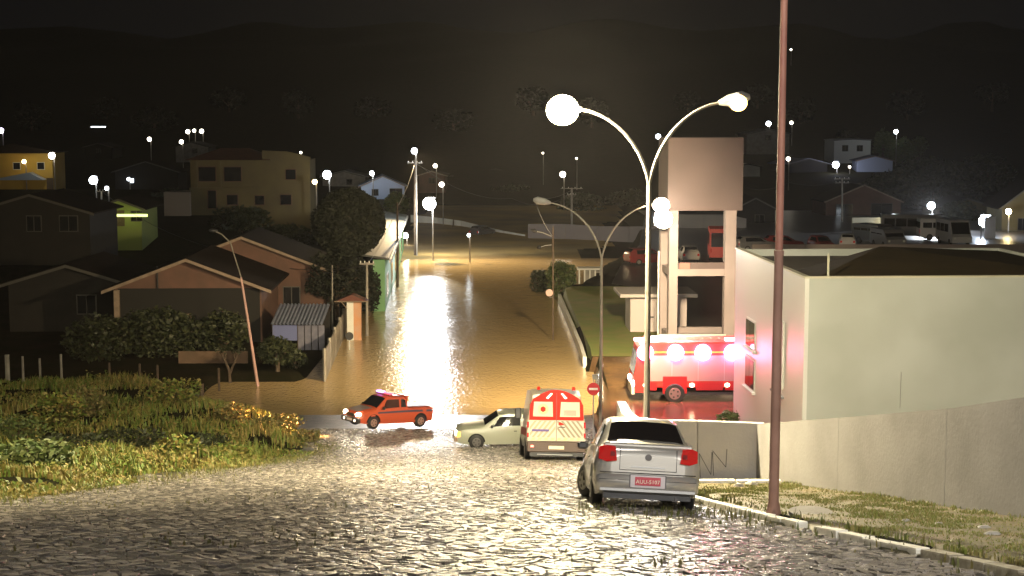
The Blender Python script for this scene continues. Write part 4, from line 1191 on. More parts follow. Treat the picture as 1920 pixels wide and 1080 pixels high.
# far lamps: (px, py, colour, radius px, strength, label)
def far_lamp(px, py, col, rpx, s, label, Y=None, ym=150, pole=True):
    if Y is None:
        best = None
        Yc = 560
        while Yc > ym:
            p = at(px, py, Yc)
            if p.z - ground(p.x, Yc) >= 5.5: best = Yc; break
            Yc -= 4
        Y = best or ym
    p = at(px, py, Y); gz_ = ground(p.x, Y)
    r = rpx / F * (Y * cp - p.z * sp) * (.8 if rpx < 12 else 1)
    e = empty('street_lamp', (p.x, Y, gz_), 0, label, 'street lamp', 'distant street and yard lamps')
    h = p.z - gz_
    if h > .8:
        mb = MB(); mb.tube([(.5 * r, .3, -.2), (.5 * r, .3, h + r * .6)], .08, 5); mb.build('post', m_conc, e)
    mb = MB(); mb.box(-r * .6, r * .9, .05, .35, h + r * .8, h + r * 1.0); hd = mb.build('lamp_head', m_steel, e)
    mb = MB(); mb.ball((0, 0, h), r, r, r * .95, 10, 7); mb.build('lamp_bowl', lens_mat(col, s), hd, smooth=True, ang=90)  # ball radius follows the glare blob, bloom put into the shape
    return e
FL = [
 (2, 245, (.8, .75, 1), 6, 22, 'violet-white lamp at the very left edge, upper'),
 (45, 303, WARM, 5, 14, 'warm lamp in front of the yellow wall'),
 (97, 292, NEUT, 8, 22, 'bright lamp at the right corner of the yellow building'),
 (175, 338, COOL, 10, 30, 'bright white lamp right of the yellow building'),
 (241, 336, COOL, 4, 14, 'small blue-white lamp on the dark left house'),
 (280, 261, NEUT, 5, 12, 'single lamp on the slope left of the hilltop cluster'),
 (340, 266, NEUT, 5, 12, 'lowest lamp of the hilltop cluster'),
 (352, 247, NEUT, 5, 12, 'left lamp of the hilltop row'),
 (364, 245, NEUT, 4, 12, 'middle lamp of the hilltop row'),
 (378, 246, NEUT, 5, 12, 'right lamp of the hilltop row'),
 (200, 353, COOL, 5, 8, 'dimmer lamp beside the pole by the lime green house'),
 (564, 286, NEUT, 3, 8, 'tiny lamp above the ochre house roof end'),
 (613, 328, COOL, 10, 36, 'bright white lamp right of the ochre house'),
 (590, 341, WARM, 6, 14, 'warm lamp close to the ochre house wall'),
 (697, 325, COOL, 5, 160, 'small lamp above the blue house gable'),
 (777, 283, COOL, 7, 40, 'white lamp on top of the power pole above the blue house'),
 (816, 311, NEUT, 5, 12, 'flat lamp right of the power pole top'),
 (828, 346, NEUT, 6, 14, 'lamp between the brightest street lamp and the flat one'),
 (858, 290, NEUT, 8, 40, 'lone lamp high above the end of the street'),
 (760, 442, NEUT, 7, 26, 'low lamp near the green building far end'),
 (879, 441, COOL, 4, 14, 'tiny lamp on the far pale wall'),
 (1055, 327, NEUT, 7, 18, 'lamp just above the pale power pole crossarm'),
 (1018, 287, NEUT, 2.5, 6, 'faint pin-prick lamp under the big bright lamp, left one'),
 (1081, 297, NEUT, 2.5, 6, 'faint pin-prick lamp under the big bright lamp, right one'),
 (1234, 256, COOL, 6, 16, 'white lamp left of the tower top'),
 (1441, 232, COOL, 6, 18, 'blue-white hillside lamp left of the tall pole'),
 (1484, 230, NEUT, 4, 10, 'smaller hillside lamp right of the tall pole'),
 (1478, 298, NEUT, 5, 11, 'lamp lower down right beside the tall pole'),
 (1483, 93, NEUT, 2.5, 8, 'single speck of lamp highest on the dark hill'),
 (1567, 309, (.75, .8, 1), 8, 36, 'bright bluish lamp under the pale boxy house'),
 (1593, 313, NEUT, 3, 10, 'small lamp right of the bright bluish one'),
 (1680, 247, COOL, 5, 26, 'lamp lighting the teal hillside trees'),
 (1746, 386, COOL, 9, 26, 'white lamp left of the yellow-walled house'),
 (1847, 415, (.72, .85, 1), 12, 60, 'brightest bluish lamp behind the white van'),
 (1891, 397, WARM, 7, 26, 'warm lamp on the house at the right edge'),
]
YF = {760: 168, 45: 213, 97: 212, 175: 190, 1746: 178, 1847: 160, 1891: 167, 777: 156.4, 858: 420, 241: 238.5, 590: 168, 613: 200, 1234: 300, 1567: 296, 1680: 312, 200: 148, 697: 243, 1593: 296}
for (px, py, col, rp, s, lab) in FL:
    s *= .5 if px < 1700 else 1
    far_lamp(px, py, col, rp, s, lab, Y=YF.get(px))
# brightest white lamp at the end of the street
far_lamp(805, 382, (.86, .94, 1), 12, 70, 'brightest white lamp at the end of the flooded street', Y=152.5)
L0 = [o_ for o_ in COL.objects if o_.get('label') == 'white lamp on top of the power pole above the blue house'][0]
add_spot(L0, at(777, 290, 155.8), (-2, 142, -14.2), 12000, (1, .74, .40), 105, .8, .4)
L1 = [o_ for o_ in COL.objects if o_.get('label') == 'brightest white lamp at the end of the flooded street'][0]
add_spot(L1, at(805, 382, 151.6), (-7.6, 111.6, -16.9), 32000, (.92, .95, 1), 20.5, .5, .66)
add_spot(L1, at(806, 386, 153.6), (-2, 190, -13.8), 2500, (.95, .9, .75), 130, .6, .4)
L2 = [o_ for o_ in COL.objects if o_.get('label') == 'white lamp left of the yellow-walled house'][0]
add_spot(L2, at(1746, 386, 176.5), (42, 150, -12), 22000, (.85, .92, 1), 110, .8, .3)
# lit strip lamps
p = at(184, 238, 330); mb = MB(); mb.box(-1.6, 1.6, 0, .3, -.1, .12)
o = mb.build('strip_light', lens_mat(COOL, 3)); o.location = p; tag(o, 'short white strip of light high on the left slope', 'light')
for (px, py, w_, col, s, lab) in ((232, 404, 88, (.85, 1, .25), 1.1, 'lime green lit eave strip of the low house on the left'),):
    p = at(px, py, 139.0); W_ = w_ / F * 139
    mb = MB(); mb.box(-W_ / 2, W_ / 2, 0, .12, -.12, .12)
    o = mb.build('strip_light', lens_mat(col, s)); o.location = p; tag(o, lab, 'light')

# overhead cables
def cable(pts, r, label, sag=.4):
    P = []
    for a, b_ in zip(pts, pts[1:]):
        for k in range(8):
            t = k / 8; v = a.lerp(b_, t); v.z -= sag * 4 * t * (1 - t); P.append(v)
    P.append(pts[-1])
    mb = MB(); mb.tube(P, r, 4)
    tag(mb.build('cable', m_dark), label, 'cable')
cable([at(688, 497, 98), at(745, 388, 128), at(778, 306, 157), at(850, 330, 230)], .02, 'power cable strung between the poles on the left of the street')
cable([at(1072, 360, 190), at(960, 372, 175), at(778, 304, 157)], .025, 'long sagging power cable crossing above the far street', 1.2)
cable([at(190, 358, 150), at(420, 470, 110), at(688, 497, 98)], .02, 'dark cable sagging across the left gardens to the power pole', .8)
cable([at(1579, 338, 188), at(1750, 352, 190), at(1935, 362, 190)], .025, 'cable from the crossarm pole over the right hand houses', .6)
cable([at(1579, 338, 188), at(1480, 342, 186), at(1400, 352, 185)], .025, 'cable from the crossarm pole towards the tower', .5)
cable([at(688, 497, 98), at(640, 503, 97.5), at(606, 512, 99)], .02, 'service cable from the power pole to the salmon house', .1)
cable([at(1072, 356, 190), at(1003, 372, 150), at(1036, 443, 96)], .02, 'power cable sweeping from the misty pole to the thin timber pole')
# ------------------------------------------------------------------ vehicles
class Loft:
    # station: (y, zb, zbelt, zroof, wb, wm, wbelt, wroof)
    def __init__(s, st): s.st = st
    def par(s, y):
        S = s.st
        if y <= S[0][0]: return S[0][1:]
        for a, b_ in zip(S, S[1:]):
            if y <= b_[0]:
                t = (y - a[0]) / (b_[0] - a[0])
                return tuple(p + (q - p) * t for p, q in zip(a[1:], b_[1:]))
        return S[-1][1:]
    def ring(s, y):
        zb, zt, zr, wb, wm, wt, wr = s.par(y)
        return [(0, zb), (wb, zb), (wm, zb + (zt - zb) * .3), (wm * 1.0, zb + (zt - zb) * .68), (wt, zt), (wr, zr - min(.05, (zr - zt) * .4)), (wr * .8, zr), (0, zr + .015)]
    def pt(s, side, y, v, off=0):
        r = s.ring(y); k = min(int(v), 6); t = v - k
        a, b_ = r[k], r[k + 1]
        x, z = a[0] + (b_[0] - a[0]) * t, a[1] + (b_[1] - a[1]) * t
        n = Vector((b_[1] - a[1], 0, -(b_[0] - a[0])))
        if n.length: n.normalize()
        return Vector((side * (x + n.x * off), y, z + n.z * off))
    def mesh(s, extra=()):
        mb = MB(); ys_ = sorted(set([p[0] for p in s.st] + list(extra)))
        vs = []; fs = []
        for y in ys_:
            r = s.ring(y)
            vs += [(x, y, z) for x, z in r] + [(-x, y, z) for x, z in r[6:0:-1]]
        n = 14
        for i in range(len(ys_) - 1):
            for k in range(n):
                j = (k + 1) % n
                fs.append((i * n + k, i * n + j, i * n + n + j, i * n + n + k))
        fs.append(tuple(range(n))); fs.append(tuple((len(ys_) - 1) * n + k for k in range(n - 1, -1, -1)))
        mb.add(vs, fs)
        return mb
    def panel(s, side, poly, off=.006, nsub=1):
        # poly: list of (y, v) forming quad a,b,c,d ; grid-mapped
        mb = MB(); N = 5
        (a, b_, c, d) = poly
        g = []
        for i in range(N + 1):
            for j in range(N + 1):
                u, w_ = i / N, j / N
                y = (a[0] * (1 - u) + b_[0] * u) * (1 - w_) + (d[0] * (1 - u) + c[0] * u) * w_
                v = (a[1] * (1 - u) + b_[1] * u) * (1 - w_) + (d[1] * (1 - u) + c[1] * u) * w_
                g.append(s.pt(side, y, v, off))
        fs = [(i * (N + 1) + j, (i + 1) * (N + 1) + j, (i + 1) * (N + 1) + j + 1, i * (N + 1) + j + 1) for i in range(N) for j in range(N)]
        mb.add(g, fs); return mb
    def across(s, y0, v0, y1, v1, off=.006, wcut=1.0):
        # windshield: spans both sides. at parameter u from y0..y1 both v edges
        mb = MB(); g = []; N = 6
        for i in range(N + 1):
            y = y0 + (y1 - y0) * i / N
            r = s.ring(y); zb, zt, zr = s.par(y)[:3]
            # normal approx in yz
            e_ = .01
            dz = (s.par(y + e_)[2] - s.par(y - e_)[2]) / (2 * e_)
            n = Vector((0, -dz, 1)).normalized() * off
            wr = s.par(y)[6]
            for x, z in ((-wr * wcut, zr - .03), (-wr * .75, zr), (0, zr + .015), (wr * .75, zr), (wr * wcut, zr - .03)):
                g.append(Vector((x, y, z)) + n + Vector((0, 0, .004)))
        fs = [(i * 5 + j, i * 5 + j + 1, i * 5 + 6 + j, i * 5 + 5 + j) for i in range(N) for j in range(4)]
        mb.add(g, fs); return mb
def wheel(parent, x, y, r, w_, side, rimm, steer=0):
    e = bpy.data.objects.new('wheel', None); COL.objects.link(e); e.parent = parent; e.location = (x, y, r); e.rotation_euler = (0, 0, steer)
    mb = MB(); h = w_ / 2
    mb.tube([(-h, 0, 0), (-h * .75, 0, 0), (h * .75, 0, 0), (h, 0, 0)], [r * .9, r, r, r * .9], 22); mb.build('tyre', m_black, e, smooth=True, ang=40)
    mb = MB(); mb.tube([(side * (h - .01), 0, 0), (side * (h + .012), 0, 0)], [r * .62, r * .56], 18); mb.build('rim', rimm, e)
    mb = MB()
    for k in range(5):
        a = k * 1.2566
        c = Vector((side * (h + .014), math.cos(a) * r * .36, math.sin(a) * r * .36))
        mb.tube([c, c + Vector((side * .004, 0, 0))], r * .11, 6)
    mb.build('hole', m_dark, e)
    return e
m_hub = mat('alloy', (.42, .42, .42), .35, metal=.5)
m_hubd = mat('steel_hub', (.12, .11, .11), .5)
m_red_l = mat('red_lens', (.40, .012, .012), .18, emit=.05, ecol=(1, .03, .03))
m_arch = mat('wheel_well_shade', (.008, .008, .008), .9)
def arch(parent, L, y, r, side, zc, yr=None):
    # flat dark fan on body side, painting the shade of the recess
    mb = MB(); g = []; n = 14
    c = []
    for k in range(n + 1):
        a = math.pi * k / n
        yy, zz = y + math.cos(a) * r, zc + math.sin(a) * r
        zb, zt = L.par(yy)[:2]
        zz = max(zz, zb + .0)
        v_ = None
        rg = L.ring(yy)
        x = max(p[0] for p in rg[1:5])
        # interpolate x at zz
        for p, q in zip(rg[1:5], rg[2:5]):
            if min(p[1], q[1]) <= zz <= max(p[1], q[1]) and p[1] != q[1]:
                x = p[0] + (q[0] - p[0]) * (zz - p[1]) / (q[1] - p[1])
        c.append(Vector((side * (x + .006), yy, zz)))
    ctr = Vector((side * (max(p[0] for p in L.ring(y)[1:5]) + .006), y, zc - .02))
    mb.add([ctr] + c, [(0, k + 1, k + 2) for k in range(n)])
    mb.build('wheel_arch', m_arch, parent)
def add_plate(parent, x, y, z, w_, h_, txt, base, ink, size, rot=0, surround=None):
    mb = MB(); mb.box(x - w_ / 2, x + w_ / 2, y - .012, y, z - h_ / 2, z + h_ / 2); p = mb.build('number_plate', base, parent)
    if txt:
        M = Matrix.Translation((x, y - .016, z - h_ * .08)) @ Matrix.Rotation(math.pi / 2, 4, 'X')
        text('lettering', txt, size, ink, p, M, .002)
    return p

# ---- silver saloon seen from behind
m_silver = mat('silver_paint', (.56, .54, .50), .28, metal=.6, coat=.7)
SED = Loft([(-2.075, .48, .78, .84, .50, .58, .56, .48), (-2.06, .42, .83, .89, .62, .71, .67, .58), (-2.03, .34, .875, .945, .70, .775, .725, .64), (-1.95, .24, .92, 1.0, .74, .825, .77, .68),
            (-1.70, .2, .93, 1.02, .78, .83, .775, .68), (-1.50, .2, .93, 1.04, .79, .83, .775, .67), (-.92, .2, .93, 1.395, .79, .83, .78, .56),
            (-.55, .2, .92, 1.435, .79, .83, .78, .575), (.1, .2, .91, 1.44, .79, .83, .78, .58), (.45, .2, .90, 1.41, .79, .83, .78, .56), (1.15, .22, .88, .98, .78, .825, .76, .70),
            (1.7, .24, .80, .88, .76, .81, .72, .64), (1.98, .28, .70, .76, .70, .74, .66, .56), (2.06, .36, .62, .66, .60, .64, .58, .48)])
sed = empty('silver_car', (0, 0, 0), 0, 'silver saloon car parked at the right kerb, seen from behind', 'car')
bd = SED.mesh(extra=[-1.3, -1.1, -.75, .8]).build('body', m_silver, sed, smooth=True, ang=62)
mb = SED.across(-1.46, 0, -.98, 0, .007, .93); mb.build('rear_window', mat('rear_glass', (.012, .010, .010), .05, spec=.8), sed)
SED.across(.5, 0, 1.1, 0, .007, .93).build('windshield', m_glass, sed)
for s in (-1, 1):
    SED.panel(s, [(-1.2, 4.12), (-.42, 4.12), (-.42, 4.85), (-.85, 4.85)]).build('side_window', m_glass, sed)
    SED.panel(s, [(-.34, 4.12), (.85, 4.12), (.42, 4.85), (-.34, 4.85)]).build('side_window', m_glass, sed)
    arch(sed, SED, -1.25, .36, s, .31); arch(sed, SED, 1.28, .36, s, .31)
    # tail light wrapping the corner
    tl = MB()
    ys_ = -2.135
    P = [(.47, -.08), (.50, .14), (.64, .155), (.735, .12), (.74, -.06), (.62, -.10)]
    poly = [(s * a * 1.05, ys_ + (0 if abs(a) < .6 else .03 if a < .7 else .09), .83 + b_ * 1.0) for a, b_ in P]
    tl.prism(poly, (s * .01, .22, 0)); t_ = tl.build('tail_light', m_red_l, sed)
    mb = MB(); mb.prism([(s * .53, ys_ - .008, .82), (s * .60, ys_ - .01, .82), (s * .60, ys_ - .01, .89), (s * .53, ys_ - .01, .89)], (0, .02, 0)); mb.build('reversing_lens', mat('dark_red_lens', (.2, .01, .01), .2), t_)
    mb = MB(); mb.box(s * .62 - .07, s * .62 + .07, -2.105, -2.09, .42, .46); mb.build('reflector', m_red_l, sed)
    mb = MB(); mb.bbox(*((.80, .98) if s > 0 else (-.98, -.80)), .62, .74, .86, .99, .03); mb.build('mirror', m_dark if s > 0 else m_dark, sed)
    for yy in (-1.25, 1.28): wheel(sed, s * .735, yy, .295, .19, s, m_hub, steer=.35 if yy > 0 else 0)
    mb = MB(); mb.box(*((.815, .835) if s > 0 else (-.835, -.815)), -.2, .0, .74, .765); mb.build('door_handle', m_silver, sed)
# bumper
mb = MB(); mb.bbox(-.80, .80, -2.12, -1.86, .25, .56, .06); bp_ = mb.build('bumper', m_silver, sed, smooth=True, ang=62)
mb = MB(); mb.box(-.74, .74, -2.135, -2.122, .285, .325); mb.build('chrome_strip', m_steel, bp_)
mb = MB(); mb.box(-.68, .68, -2.10, -1.85, .17, .247); mb.build('valance', m_dark, bp_)
mb = MB(); mb.bbox(-.70, .70, -2.0, -1.86, .965, 1.03, .02); mb.build('boot_lip', m_silver, sed, smooth=True, ang=30)
mb = MB(); mb.tube([(0, -2.095, .82), (0, -2.07, .82)], .052, 16); mb.build('badge', m_hubd, sed)
mb = MB(); mb.box(-.27, .27, -2.09, -2.07, .655, .675); mb.build('boot_trim', m_steel, sed)
mb = MB(); mb.box(-.29, .29, -2.128, -2.121, .345, .55); mb.build('plate_recess', m_hubd, bp_)
m_pl = mat('red_plate', (.55, .06, .09), .3); m_plw = mat('plate_surround', (.62, .56, .58), .4)
mb = MB(); mb.box(-.27, .27, -2.134, -2.1285, .35, .54); mb.build('plate_surround', m_plw, sed)
add_plate(sed, 0, -2.136, .45, .40, .13, 'AUU-5107', m_pl, mat('plate_ink', (.85, .75, .6), .4), .085)
m_gap = mat('panel_gap', (.02, .02, .02), .8)
mb = MB(); mb.box(-.44, .44, -2.083, -2.07, .61, .618); mb.box(-.448, -.44, -2.083, -2.05, .61, .95); mb.box(.44, .448, -2.083, -2.05, .61, .95); mb.build('panel_gap', m_gap, sed)
mb = MB(); mb.box(-.76, .76, -2.123, -2.121, .455, .462); mb.build('panel_gap', m_gap, bp_)
mb = MB(); mb.box(-.75, .75, -2.09, -2.0, .562, .575); mb.build('bumper_gap', m_gap, bp_)
mb = MB(); mb.tube([(.45, -2.0, .2), (.45, -2.16, .19)], .025, 8); mb.build('exhaust', m_hubd, sed)
p = at(1207, 950, 22.6)
place(sed, p.x + .02, 22.6 + 1.95, -.005, dz=.045)

# ---- ambulance from behind
m_ambw = mat('ambulance_white', (.46, .41, .33), .35, coat=.5)
m_ambr = mat('ambulance_red', (.42, .012, .005), .5, coat=0, spec=.15)
AMB = Loft([(-2.6, .45, 1.30, 2.12, .90, .97, .955, .78), (-2.55, .40, 1.32, 2.26, .95, 1.0, .985, .82), (-1.5, .40, 1.32, 2.44, .96, 1.0, .985, .84), (.6, .40, 1.32, 2.44, .96, 1.0, .985, .84),
            (1.0, .40, 1.3, 2.34, .96, 1.0, .985, .80), (1.75, .40, 1.25, 1.45, .95, .99, .96, .80), (2.45, .40, .95, 1.05, .9, .95, .88, .72), (2.6, .45, .8, .85, .8, .82, .78, .6)])
am = empty('ambulance', (0, 0, 0), 0, 'high-roofed white and red ambulance van seen from behind', 'ambulance')
AMB.mesh(extra=[-.5, 1.4]).build('body', m_ambw, am, smooth=True, ang=35)
AMB.across(1.08, 0, 1.7, 0, .007, .95).build('windshield', m_glass, am)
# curved red upper rear and roof fairing
def rear_poly(mb, pts, y, th=.02):
    mb.prism([(x, y, z) for x, z in pts], (0, th, 0)); return mb
arc = [(-.80, 2.10)] + [(x, 2.10 + .38 * math.cos(x / .80 * 1.35) - .38 * math.cos(1.35)) for x in [(-.80 + 1.6 * k / 12) for k in range(1, 12)]] + [(.80, 2.10)]
up = [(-.93, 1.38)] + [(-.90, 1.9)] + arc + [(.90, 1.9), (.93, 1.38)]
mb = MB(); rear_poly(mb, up, -2.635, .06); rd = mb.build('red_rear_panel', m_ambr, am)
mb = MB(); mb.prism([(x * 1.0, -2.57, z + .01) for x, z in arc], (0, 2.9, .05)); mb.build('roof_fairing', m_ambr, am, smooth=True, ang=40)
mb = MB(); rear_poly(mb, [(-.92, .68), (.92, .68), (.93, 1.375), (-.93, 1.375)], -2.632, .06); dr = mb.build('rear_doors', m_ambw, am)
m_wing = mat('frosted_window', (.42, .40, .30), .3)
for s, x0_ in ((-1, -.80), (1, .12)):
    mb = MB(); rear_poly(mb, [(x0_, 1.50), (x0_ + .68, 1.50), (x0_ + .66, 2.0), (x0_ + .03, 2.0)], -2.648, .012); wd = mb.build('rear_window', m_wing, am)
    if s < 0:
        mb = MB(); mb.tube([(x0_ + .34, -2.653, 1.75), (x0_ + .34, -2.6485, 1.75)], .185, 20); rg_ = mb.build('emblem_ring', mat('emblem_orange', (.85, .45, .2), .4), wd)
        mb = MB(); mb.tube([(x0_ + .34, -2.657, 1.75), (x0_ + .34, -2.6535, 1.75)], .10, 6); mb.build('emblem_star', m_ambr, wd)
    else:
        mb = MB(); rear_poly(mb, [(x0_ + .12, 1.54), (x0_ + .55, 1.54), (x0_ + .55, 1.72), (x0_ + .12, 1.72)], -2.653, .004); mb.build('pink_sticker', mat('pink_label', (.7, .25, .2), .5), wd)
m_chv = mat('reflective_cream', (.66, .46, .22), .35); m_chg = mat('reflective_grey', (.20, .17, .12), .4)
for s in (-1, 1):
    for k in range(6):
        x0_ = .06 + k * .17 - .25
        a = [(x0_, 1.36), (x0_ + .085, 1.36), (x0_ + .52, .80), (x0_ + .435, .80)]
        # clip to the door range
        pts_ = []
        for x, z in a:
            pts_.append((x, z))
        def clip(P, lo, hi):
            def cl(P, f, inside, X):
                out = []
                for i in range(len(P)):
                    A_, B_ = P[i], P[(i + 1) % len(P)]
                    ia, ib = inside(A_), inside(B_)
                    if ia: out.append(A_)
                    if ia != ib:
                        t = (X - A_[0]) / (B_[0] - A_[0]); out.append((X, A_[1] + (B_[1] - A_[1]) * t))
                return out
            P = cl(P, None, lambda q: q[0] >= lo, lo)
            if len(P) >= 3: P = cl(P, None, lambda q: q[0] <= hi, hi)
            return P
        P = clip(a, .03, .90)
        if len(P) < 3: continue
        if s > 0: P = P
        else: P = [(-x, z) for x, z in P][::-1]
        mb = MB(); rear_poly(mb, P, -2.637, .004); mb.build('chevron', m_chg if s > 0 else mat('reflective_pale', (.32, .26, .17), .4), dr)
for k in range(8):
    x0_ = -.86 + k * .22
    mb = MB(); rear_poly(mb, [(x0_, .70), (x0_ + .13, .70), (x0_ + .16, .79), (x0_ + .03, .79)], -2.6375, .005); mb.build('reflector', m_chv, dr)
mb = MB(); rear_poly(mb, [(-.83, 1.0), (-.25, 1.0), (-.25, 1.07), (-.83, 1.07)], -2.66, .02); mb.build('door_handle', mat('violet_strip', (.10, .06, .22), .4), dr)
mb = MB(); rear_poly(mb, [(.07, 1.22), (.28, 1.22), (.20, 1.29), (.10, 1.33)], -2.65, .012); mb.build('small_mark', m_ambr, dr)
mb = MB(); rear_poly(mb, [(.07, 1.13), (.30, 1.13), (.30, 1.16), (.07, 1.16)], -2.65, .012); mb.build('small_mark', m_dark, dr)
mb = MB(); rear_poly(mb, [(-.01, .68), (.01, .68), (.01, 2.3), (-.01, 2.3)], -2.640, .003); mb.build('door_gap', m_dark, dr)
mb = MB(); mb.bbox(-1.0, 1.0, -2.74, -2.5, .30, .66, .03); bp2 = mb.build('bumper', mat('brown_plastic', (.07, .045, .035), .5), am)
mb = MB(); mb.box(-.9, .9, -2.74, -2.5, .16, .296); mb.build('underrun', m_dark, bp2)
mb = MB(); mb.tube([(-.65, -2.76, .23), (.55, -2.76, .21)], .018, 6); mb.build('step_tube', m_steel, bp2)
add_plate(am, .0, -2.745, .46, .52, .11, None, mat('cream_plate', (.72, .62, .40), .4), None, 0)
for s in (-1, 1):
    mb = MB(); mb.box(s * .82 - .05, s * .82 + .05, -2.755, -2.742, .47, .53); mb.build('fog_light', lens_mat((1, .12, .08), 3), am)
    mb = MB(); mb.box(s * .965 - .03, s * .965 + .03, -2.66, -2.55, 1.12, 1.32); mb.build('tail_light', m_red_l, am)
    mb = MB(); mb.box(s * .965 - .03, s * .965 + .03, -2.66, -2.55, .8, .95); mb.build('brake_light', m_red_l, am)
    mb = MB(); rear_poly(mb, [(s * .14, 2.28), (s * .20, 2.30), (s * .36, 2.13), (s * .29, 2.10)], -2.655, .03); mb.build('roof_light', lens_mat((1, .8, .6), 1.0), am)
    mb = MB(); mb.bbox(*((1.0, 1.22) if s > 0 else (-1.22, -1.0)), 1.3, 1.42, 1.35, 1.75, .03); mb.build('mirror', m_dark, am)
    AMB.panel(s, [(-2.4, 2.4), (1.4, 2.4), (1.4, 3.2), (-2.4, 3.2)]).build('side_stripe', m_ambr, am)
    AMB.panel(s, [(.75, 4.1), (1.55, 4.1), (1.2, 4.75), (.75, 4.75)]).build('side_window', m_glass, am)
    arch(am, AMB, -1.6, .42, s, .35); arch(am, AMB, 1.75, .42, s, .35)
    for yy in (-1.6, 1.75): wheel(am, s * .9, yy, .34, .22, s, m_hubd)
    mb = MB(); mb.tube([(s * .6, -2.3, 2.40), (s * .6, -2.3, 2.52)], [.06, .045], 8); mb.build('beacon', m_ambr if s < 0 else m_ambr, am)
p = at(1036, 866, 49.0)
place(am, p.x, 49.0 + 2.7, -.045, L=3.3, dz=.03)

# ---- pickup (red), facing left towards camera
m_red = mat('red_paint', (.60, .10, .04), .3, coat=.7)
PK = Loft([(-2.2, .42, .88, .93, .66, .72, .70, .62), (-2.14, .32, .93, 1.0, .74, .80, .77, .72), (-1.6, .26, .95, 1.01, .77, .82, .79, .74), (-.62, .25, .95, 1.01, .78, .82, .79, .74),
           (-.60, .25, .95, 1.42, .78, .82, .79, .60), (-.4, .25, .95, 1.53, .78, .82, .79, .61), (.4, .25, .93, 1.53, .78, .82, .79, .61), (.62, .25, .92, 1.50, .78, .82, .79, .60),
           (1.22, .26, .90, 1.0, .78, .82, .78, .70), (1.8, .27, .82, .90, .76, .81, .74, .62), (2.1, .30, .70, .78, .70, .75, .68, .56), (2.2, .38, .60, .66, .62, .66, .62, .5)])
pk = empty('pickup', (0, 0, 0), 0, 'red emergency pickup with headlights on at the water edge', 'pickup truck')
PK.mesh(extra=[-1.1, 0, .95]).build('body', m_red, pk, smooth=True, ang=40)
PK.across(.66, 0, 1.18, 0, .007, .95).build('windshield', m_glass, pk)
PK.across(1.3, 0, 2.05, 0, .009, .55).build('bonnet_panel', mat('white_bonnet', (.35, .3, .3), .35, coat=.5), pk)
mb = MB(); mb.box(-.62, .62, -2.05, -.7, 1.012, 1.035); mb.build('load_cover', mat('dark_cover', (.03, .035, .05), .5), pk)
for s in (-1, 1):
    PK.panel(s, [(-.52, 4.15), (-.2, 4.15), (-.25, 4.85), (-.52, 4.85)]).build('side_window', m_glass, pk)
    PK.panel(s, [(-.1, 4.15), (.98, 4.12), (.6, 4.85), (-.12, 4.85)]).build('side_window', mat('tinted_window', (.06, .02, .015), .15), pk)
    PK.panel(s, [(-2.1, 3.25), (1.9, 3.25), (1.9, 3.6), (-2.1, 3.75)], off=.005).build('side_stripe', mat('blue_grey_stripe', (.08, .07, .11), .4), pk)
    PK.panel(s, [(-1.1, 1.3), (1.0, 1.3), (1.0, 1.7), (-1.1, 1.7)], off=.012).build('sill_trim', m_red, pk)
    arch(pk, PK, -1.4, .40, s, .33); arch(pk, PK, 1.4, .40, s, .33)
    for yy in (-1.4, 1.4): wheel(pk, s * .74, yy, .32, .2, s, mat('reddish_hub', (.4, .25, .2), .4))
    mb = MB(); mb.ball((s * .53, 2.10, .68), .17, .13, .11, 12, 8); mb.build('headlight', lens_mat((1, .90, .70), 60 if s < 0 else 60), pk, smooth=True)
    mb = MB(); mb.bbox(*((.80, .96) if s > 0 else (-.96, -.80)), .85, .95, .95, 1.08, .02); mb.build('mirror', m_dark, pk)
    mb = MB(); mb.tube([(s * .45, 2.24, .40), (s * .45, 2.27, .40)], .06, 10); mb.build('fog_light', lens_mat((1, .85, .6), 2), pk)
mb = MB(); mb.bbox(-.74, .74, 2.08, 2.26, .28, .54, .04); mb.build('bumper', m_dark, pk)
mb = MB(); mb.box(-.34, .34, 2.19, 2.225, .56, .72); mb.build('grille', m_dark, pk)
mb = MB(); mb.box(-.22, .22, 2.262, 2.272, .36, .48); mb.build('number_plate', m_plw, pk)
mb = MB(); mb.bbox(-.55, .55, .18, .42, 1.55, 1.63, .02); lb = mb.build('light_bar', mat('light_bar_base', (.3, .1, .12), .4), pk)
mb = MB(); mb.bbox(.1, .54, .16, .44, 1.632, 1.70, .02); mb.build('blue_lens', lens_mat((.45, .2, 1), 3), lb)
mb = MB(); mb.bbox(-.54, -.1, .16, .44, 1.632, 1.70, .02); mb.build('red_lens', lens_mat((1, .1, .15), 1.2), lb)
mb = MB(); mb.box(-.62, .62, -.66, -.60, 1.0, 1.56); mb.build('roll_bar', m_red, pk)
pc = at(727, 798, 66.5)
yw = math.radians(-90 - 40)
zf, zr_ = at(690, 803, 65.0).z, at(785, 794, 67.4).z
place(pk, pc.x, 66.2, yw, z=(zf + zr_) / 2)
pk.matrix_world = pk.matrix_world @ Matrix.Rotation(math.atan2(zf - zr_, 2.8), 4, 'X') @ Matrix.Scale(.93, 4)

for s in (-1, 1):
    wp = pk.matrix_world @ Vector((s * .53, 2.42, .70)); wt = pk.matrix_world @ Vector((s * .53, 8.0, .25))
    add_spot(pk, wp, wt, 4500, (1, .45, .12), 64, .7, .06, 'headlight_beam')
